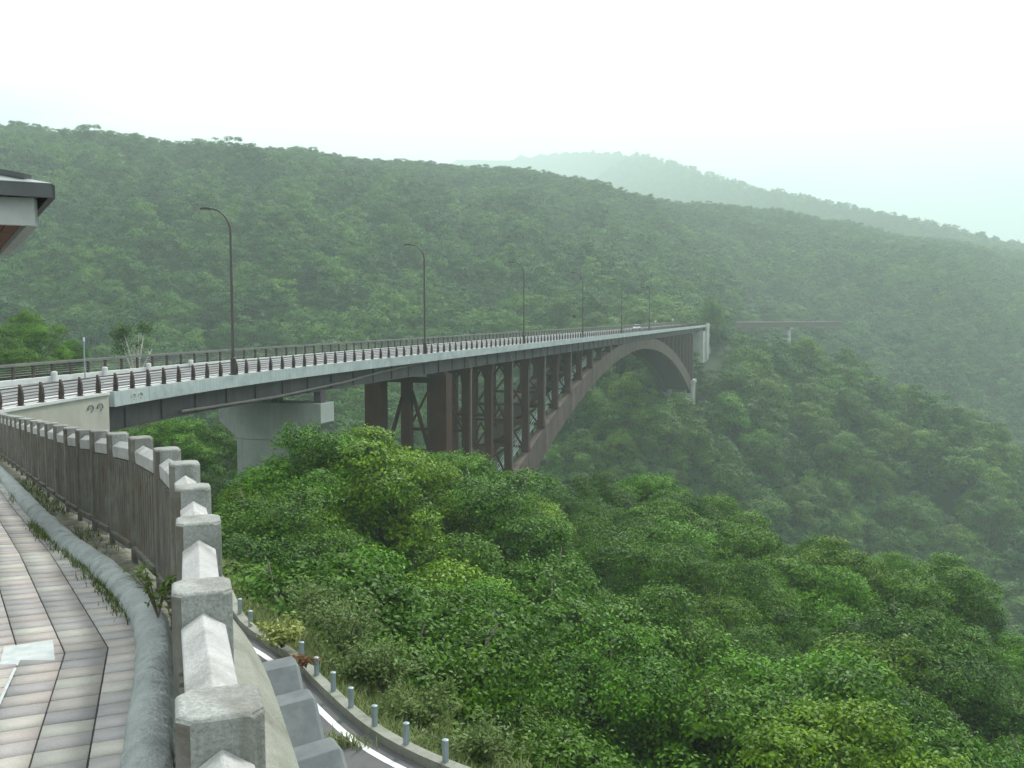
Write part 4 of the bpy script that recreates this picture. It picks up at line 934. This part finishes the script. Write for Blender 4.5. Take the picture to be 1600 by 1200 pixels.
o = bpy.data.objects.new('crown', raw_mesh('crown_bare', v, qd, M['leaf'], np.concatenate(ptn))); o.parent = bare; COL.objects.link(o)

# trees on the far side: the 300 that show largest as things, all others as one forest
cand = []
def scatter(d0, d1, sp, pxa, pxb, scale):
    d = d0
    while d < d1:
        s_ = sp * (1 + .0 * d); x0, x1 = (pxa - 800) / FPX * d, (pxb - 800) / FPX * d
        n = int((x1 - x0) / s_)
        for k in range(n): cand.append((x0 + (k + rt.uniform(0, 1)) * s_, d + rt.uniform(-.5, .5) * s_, scale * rt.choice([.55, .75, 1.0, 1.2, 1.65] if d < 700 else [.8, .95, 1.1]) * rt.uniform(.88, 1.12)))
        d += s_
scatter(112, 300, 6.0, -260, 1850, 1.0)
scatter(300, 640, 6.3, -260, 1850, 1.06)
scatter(640, 1320, 7.8, -260, 1850, 1.15)
scatter(1320, 2300, 11.5, 850, 1850, 1.45)
scatter(2300, 3500, 15, 850, 1400, 1.6)
C = np.array(cand); CZ = ground(C[:, 0], C[:, 1]); CPX = 800 + FPX * C[:, 0] / C[:, 1]
keep = np.ones(len(C), bool)
vd2 = np.array([vt.x, vt.y]); rel = C[:, :2] - np.array([va.x, va.y]); al = rel @ vd2; pe = rel @ np.array([vn.x, vn.y])
keep &= ~((al > 12) & (al < (vb - va).length - 22) & (pe > -26) & (pe < 11) & (CZ + 11 * C[:, 2] > -9.5))
keep &= ~((CPX > 1132) & (CPX < 1282) & (C[:, 1] > 380) & (C[:, 1] < 612) & (CZ + 12.5 * C[:, 2] > -np.where((CPX > 1222) & (CPX < 1250), .0215, np.where(CPX < 1160, .015, .0175)) * C[:, 1]))
keep &= C[:, 1] > 136
_ty = 490 - 1500 * (CZ + 13.5 * C[:, 2]) / C[:, 1]
keep &= ~((CPX > 1062) & (CPX < 1112) & (C[:, 1] < 357) & (C[:, 1] > 280) & (_ty < 634))
keep &= ~((CPX > 1078) & (CPX < 1118) & (C[:, 1] < 403) & (C[:, 1] > 356) & (_ty < 548))
nr_ = (C[:, 1] < 430)
for i in np.nonzero(nr_)[0]:
    if bridge_conflict(C[i, 0], C[i, 1], CZ[i] + 11.5 * C[i, 2]): keep[i] = False
# behind the near canopy only what shows: hidden gorge floor needs no trees
vis = np.ones(len(C), bool)
cyl = np.interp(CPX, [-260, 340, 345, 560, 880, 1000, 1150, 1440, 1600, 1850], [640, 640, 780, 690, 760, 760, 810, 890, 1000, 1200])
tipy = 490 - 1500 * (CZ + 12 * C[:, 2]) / C[:, 1]
vis &= tipy < cyl + 20
keep &= vis
C, CZ, CPX, tipy = C[keep], CZ[keep], CPX[keep], tipy[keep]
print('far trees', len(C))
# individuals: nearest of the far bank that are in frame
infr = np.nonzero((CPX > 860) & (CPX < 1600) & (C[:, 1] > 225) & (C[:, 1] < 445) & (tipy < cyl[keep] - 12))[0]
NI = max(0, 296 - cntn); infr = infr[np.argsort(C[infr, 1] / C[infr, 2])][:NI]
ind = set(infr.tolist())
bands = [0, 270, 300, 325, 350, 375, 400, 430, 470]
for bi in range(len(bands) - 1):
    row = sorted([i for i in ind if bands[bi] <= C[i, 1] < bands[bi + 1]], key=lambda i: CPX[i])
    for k, i in enumerate(row):
        kd = int(rt.integers(0, 4)); nm, ms = MID[kd]; hi_ = np.clip((-CZ[i] - 25) / 60, 0, 1); w = min(.999, max(0, rt.random() * (1.0 - .35 * hi_) + .12 * (1 - hi_))); ti = 0 if w < .22 else 1 if w < .5 else 2 if w < .62 else 3 if w < .75 else 4 if w < .9 else 5  # tints brighten uphill: sunlit crest and darker lower slope put into leaf colour
        tn, tc_ = TINTS[ti]; j = rt.uniform(.9, 1.1); s = C[i, 2]
        lab = f'{tn} {nm} tree, {ordinal(k)} from left in row {["one","two","three","four","five","six","seven","eight"][bi]} up the far bank'
        put_tree(kd, ms, C[i, 0], C[i, 1], CZ[i], s, rt.uniform(0, 6.28), (tc_[0] * j, tc_[1] * j, tc_[2], 1), lab, 'broadleaf trees on the far bank')
rest = np.array([i for i in range(len(C)) if i not in ind])
# forest: points carrying scale, turn and kind; geometry nodes set a tree on each
protos = bpy.data.collections.new('forest_tree_kinds')
for k, (sd_, H, Rc, Hc, shp, nl) in enumerate(((31, 11, 4.3, 8.6, 'round', 10), (32, 10.5, 5.0, 7.6, 'flat', 11), (33, 13, 3.8, 10.5, 'tall', 11), (34, 11.5, 4.6, 9, 'round', 9), (35, 12, 4.2, 9.4, 'round', 12))):
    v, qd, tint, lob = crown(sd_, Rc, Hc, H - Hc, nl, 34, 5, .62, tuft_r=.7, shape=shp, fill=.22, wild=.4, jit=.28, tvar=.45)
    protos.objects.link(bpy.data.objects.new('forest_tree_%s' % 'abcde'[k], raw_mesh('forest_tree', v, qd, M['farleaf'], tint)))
fm = bpy.data.meshes.new('forest'); pts = np.stack([C[rest, 0], C[rest, 1], CZ[rest] - np.where(C[rest, 1] > 700, 3.8, .8) * C[rest, 2]], 1).astype(np.float32)
fm.vertices.add(len(pts)); fm.vertices.foreach_set('co', pts.ravel())
a = fm.attributes.new('sz', 'FLOAT', 'POINT'); a.data.foreach_set('value', C[rest, 2].astype(np.float32))
a = fm.attributes.new('turn', 'FLOAT', 'POINT'); a.data.foreach_set('value', rt.uniform(0, 6.28, len(rest)).astype(np.float32))
a = fm.attributes.new('pick', 'INT', 'POINT'); a.data.foreach_set('value', rt.integers(0, 5, len(rest)).astype(np.int32))
forest = bpy.data.objects.new('forest', fm); COL.objects.link(forest); struct(forest, 'stuff'); forest['label'] = 'misty broadleaf forest covering the far hillsides'; forest['category'] = 'forest'
ng = bpy.data.node_groups.new('forest_nodes', 'GeometryNodeTree')
ng.interface.new_socket('Geometry', in_out='INPUT', socket_type='NodeSocketGeometry'); ng.interface.new_socket('Geometry', in_out='OUTPUT', socket_type='NodeSocketGeometry')
def gn(t, **k):
    n = ng.nodes.new(t)
    for a_, b_ in k.items(): setattr(n, a_, b_)
    return n
gi, go = gn('NodeGroupInput'), gn('NodeGroupOutput'); ci = gn('GeometryNodeCollectionInfo'); ci.inputs['Collection'].default_value = protos; ci.inputs['Separate Children'].default_value = True; ci.inputs['Reset Children'].default_value = True
iop = gn('GeometryNodeInstanceOnPoints'); iop.inputs['Pick Instance'].default_value = True
na_ = [gn('GeometryNodeInputNamedAttribute', data_type=dt) for dt in ('FLOAT', 'FLOAT', 'INT')]
for n_, nm in zip(na_, ('sz', 'turn', 'pick')): n_.inputs['Name'].default_value = nm
cx3 = gn('ShaderNodeCombineXYZ'); lk = ng.links.new
e2r = gn('FunctionNodeEulerToRotation')
lk(gi.outputs[0], iop.inputs['Points']); lk(ci.outputs[0], iop.inputs['Instance']); lk(na_[2].outputs[0], iop.inputs['Instance Index']); lk(na_[0].outputs[0], iop.inputs['Scale'])
lk(na_[1].outputs[0], cx3.inputs[2]); lk(cx3.outputs[0], e2r.inputs[0]); lk(e2r.outputs[0], iop.inputs['Rotation']); lk(iop.outputs[0], go.inputs[0])
md = forest.modifiers.new('forest', 'NODES'); md.node_group = ng

# ------------------------------------------------------------------ small plants
def blades(pts, h, w, r_, lean=.5):
    n = len(pts); a = r_.uniform(0, 6.28, n); d = np.stack([np.cos(a), np.sin(a), np.zeros(n)], 1); hh = h * r_.uniform(.5, 1.3, (n, 1)); b = np.stack([-np.sin(a), np.cos(a), np.zeros(n)], 1)
    up = np.array([0, 0, 1.0]); ln = lean * r_.uniform(.2, 1.2, (n, 1))
    p1 = pts + up * hh * .55 + d * hh * ln * .3; p2 = pts + up * hh * .92 + d * hh * ln
    v = np.stack([pts - b * w / 2, pts + b * w / 2, p1 + b * w * .4, p1 - b * w * .4, p2], 1).reshape(-1, 3)
    i = np.arange(n)[:, None] * 5; return v, np.concatenate([i + np.array([[0, 1, 2, 3]]), i + np.array([[3, 2, 4, 4]])], 0)
gpts = []
# weeds in the seam between kerb and tiles, in bursts
for i, (p, t, n) in enumerate(KF):
    if p.y < 2.2 or p.y > 27: continue
    dens = max(0, vnoise(i * .06, 2.0, 12) + .35) * (1.0 if p.y > 4.1 else .55) * (1.4 if 4.6 < p.y < 8.0 else .8)
    for k in range(int(dens * 26)):
        q_ = p + n * (0.105 + abs(rt.normal(0, .05))) + t * rt.uniform(-.06, .06); gpts.append((q_.x, q_.y, wz(q_.x, q_.y) - .01))
    if 5.4 < p.y < 26:
        f = FF[min(range(len(FF)), key=lambda q_: (FF[q_][0] - p).length_squared)][0]
        for k in range(int(max(0, vnoise(i * .09, 7.0, 3) + .25) * 16)):
            u = rt.uniform(.25, .85); gpts.append((p.x + (f.x - p.x) * u + rt.normal(0, .03), p.y + (f.y - p.y) * u + rt.normal(0, .03), ftop(p.y) - 1.18))
v, qd = blades(np.array(gpts), .075, .009, rt, .9)
qd4 = qd.copy(); tri = qd4[:, 2] == qd4[:, 3]
def grass_obj(name, v, qd, mat, r_):
    fs = [tuple(dict.fromkeys(f)) for f in qd.tolist()]; me = bpy.data.meshes.new(name); me.from_pydata(v.tolist(), [], fs); me.materials.append(mat)
    a_ = me.attributes.new('tint', 'FLOAT', 'FACE'); a_.data.foreach_set('value', r_.uniform(0, 1, len(fs)).astype(np.float32)); me.update()
    o = bpy.data.objects.new(name, me); COL.objects.link(o); return struct(o, 'stuff')
grass_obj('grass', v, qd, M['grass'], rt)
# weedy bank below the guard posts, and a tuft on the lower road
gpts = []
for p, t, n in LF:
    if p.y > 34 or p.x > 12: continue
    for k in range(420):
        u = abs(rt.normal(0, 1.3)) + .1; q_ = p - n * u + t * rt.uniform(-.3, .3)
        gpts.append((q_.x, q_.y, max(float(LZ - .35 - .42 * u), -30)))
ga = np.array(gpts)
v, qd = blades(ga, .42, .045, rt, .7); grass_obj('weeds', v, qd, M['palegrass'], rt)
mb = MB(); mb.sweep([[(p.x - n.x * u, p.y - n.y * u, LZ - .4 - (.42 * u if u < 3.5 else 1.35 + 2.2 * (u - 3.2))) for u in (-.1, 1.5, 3.2, 4.4)] for p, t, n in LF if p.y < 30], False); struct(mb.build('bank', M['meadow']))
tp = P(530, 1138, 18.9); gp_ = np.array([tp.x, tp.y, LZ - .12]) + rt.normal(size=(240, 3)) * np.array([.3, .12, 0]); gp_[:, 0] += (gp_[:, 1] - tp.y) * -.8
v, qd = blades(gp_, .22, .025, rt, 1.0); tag(grass_obj('grass_tuft', v, qd, M['palegrass'], rt), 'dry grass tuft growing on the lower road', 'grass')
def bush(name, px, py, D, rad, hgt, nleaf, size, mat, label, stems=9, group=None):
    c = P(px, py, D); t = thing(name, c, label, 'bush', group); sp_ = []; mb = MB()
    for k in range(stems):
        a = rt.uniform(0, 6.28); r1 = rad * rt.uniform(.3, 1.0); e_ = c + Vector((math.cos(a) * r1, math.sin(a) * r1 * .7, hgt * rt.uniform(.5, 1.0))); m_ = c.lerp(e_, .5) + Vector((0, 0, .15 * hgt)); mb.tube([c, m_, e_], [.02 * min(1, rad * 1.6), .013 * min(1, rad * 1.6), .005 * min(1, rad * 1.6)], 5)
        for q_ in range(nleaf // stems):
            f = rt.uniform(.25, 1.05); b_ = c.lerp(m_, f * 2) if f < .5 else m_.lerp(e_, f * 2 - 1); sp_.append(np.array(b_) + rt.normal(size=3) * np.array([.13, .13, .10]) * rad)
    mb.build('stem', M['bark'], t)
    v, qd = leaf_quads(np.array(sp_), np.tile([0, -.2, .9], (len(sp_), 1)), size, rt, narrow=.42)
    o = bpy.data.objects.new('leaves', raw_mesh('leaves', v - np.array(c), qd, mat, rt.uniform(0, 1, len(qd)))); o.parent = t; COL.objects.link(o)
M['yleaf'] = leafmat('yellow_green_leaves', (0.19, 0.235, 0.05), (0.36, 0.40, 0.12), 'plain', .5)
M['gleaf'] = leafmat('shrub_leaves', (0.06, 0.11, 0.022), (0.15, 0.22, 0.055), 'plain', .5)
bush('roadside_bush', 440, 1012, 23.6, .78, .72, 900, .15, M['yleaf'], 'bright yellow-green bush growing at the edge of the lower road', 12)
bush('withered_bush', 475, 1040, 22.2, .42, .25, 300, .12, M['redleaf'], 'reddish brown withered plant on the lower road kerb', 8)
for px, py, D, rad, h, lab in ((540, 1030, 25, 1.5, 1.7, 'pale green shrub behind the guard posts, beside the yellow-green bush'), (600, 1085, 23, 1.3, 1.3, 'leafy shrub on the bank behind the middle guard posts'), (660, 1140, 21.5, 1.2, 1.1, 'low shrub on the bank behind the nearest guard posts'), (560, 1075, 23.5, 1.0, 1.0, 'small shrub on the bank between two taller shrubs'), (500, 985, 27, 1.3, 1.5, 'dark-leaved shrub above the yellow-green bush'), (740, 1205, 19, 1.2, 1.1, 'pale weedy shrub at the bottom edge of the picture')):
    bush('bank_shrub', px, py, D, rad, h, 1500, .13, M['gleaf'], lab, 16, 'shrubs on the bank below the lower road')
bush('weed_plant', 247, 965, 5.75, .16, .36, 160, .055, M['gleaf'], 'small leafy weed growing between the kerb and the fence post', 7)

# ------------------------------------------------------------------ haze
hm = NM('haze'); pv_ = hm.n('ShaderNodeVolumePrincipled', {'Color': (0.785, 0.955, 0.925, 1), 'Density': 0.00045, 'Anisotropy': 0.1})
hm.t.links.new(pv_.outputs[0], hm.out.inputs['Volume'])
mb = MB(); zlo, zhi = float(GZ.min()) - 3, float(GZ.max()) + 30
mb.box((0, 0, (zlo + zhi) / 2), (18400, 18400, zhi - zlo)); hz = mb.build('haze', hm.m); struct(hz, 'stuff')
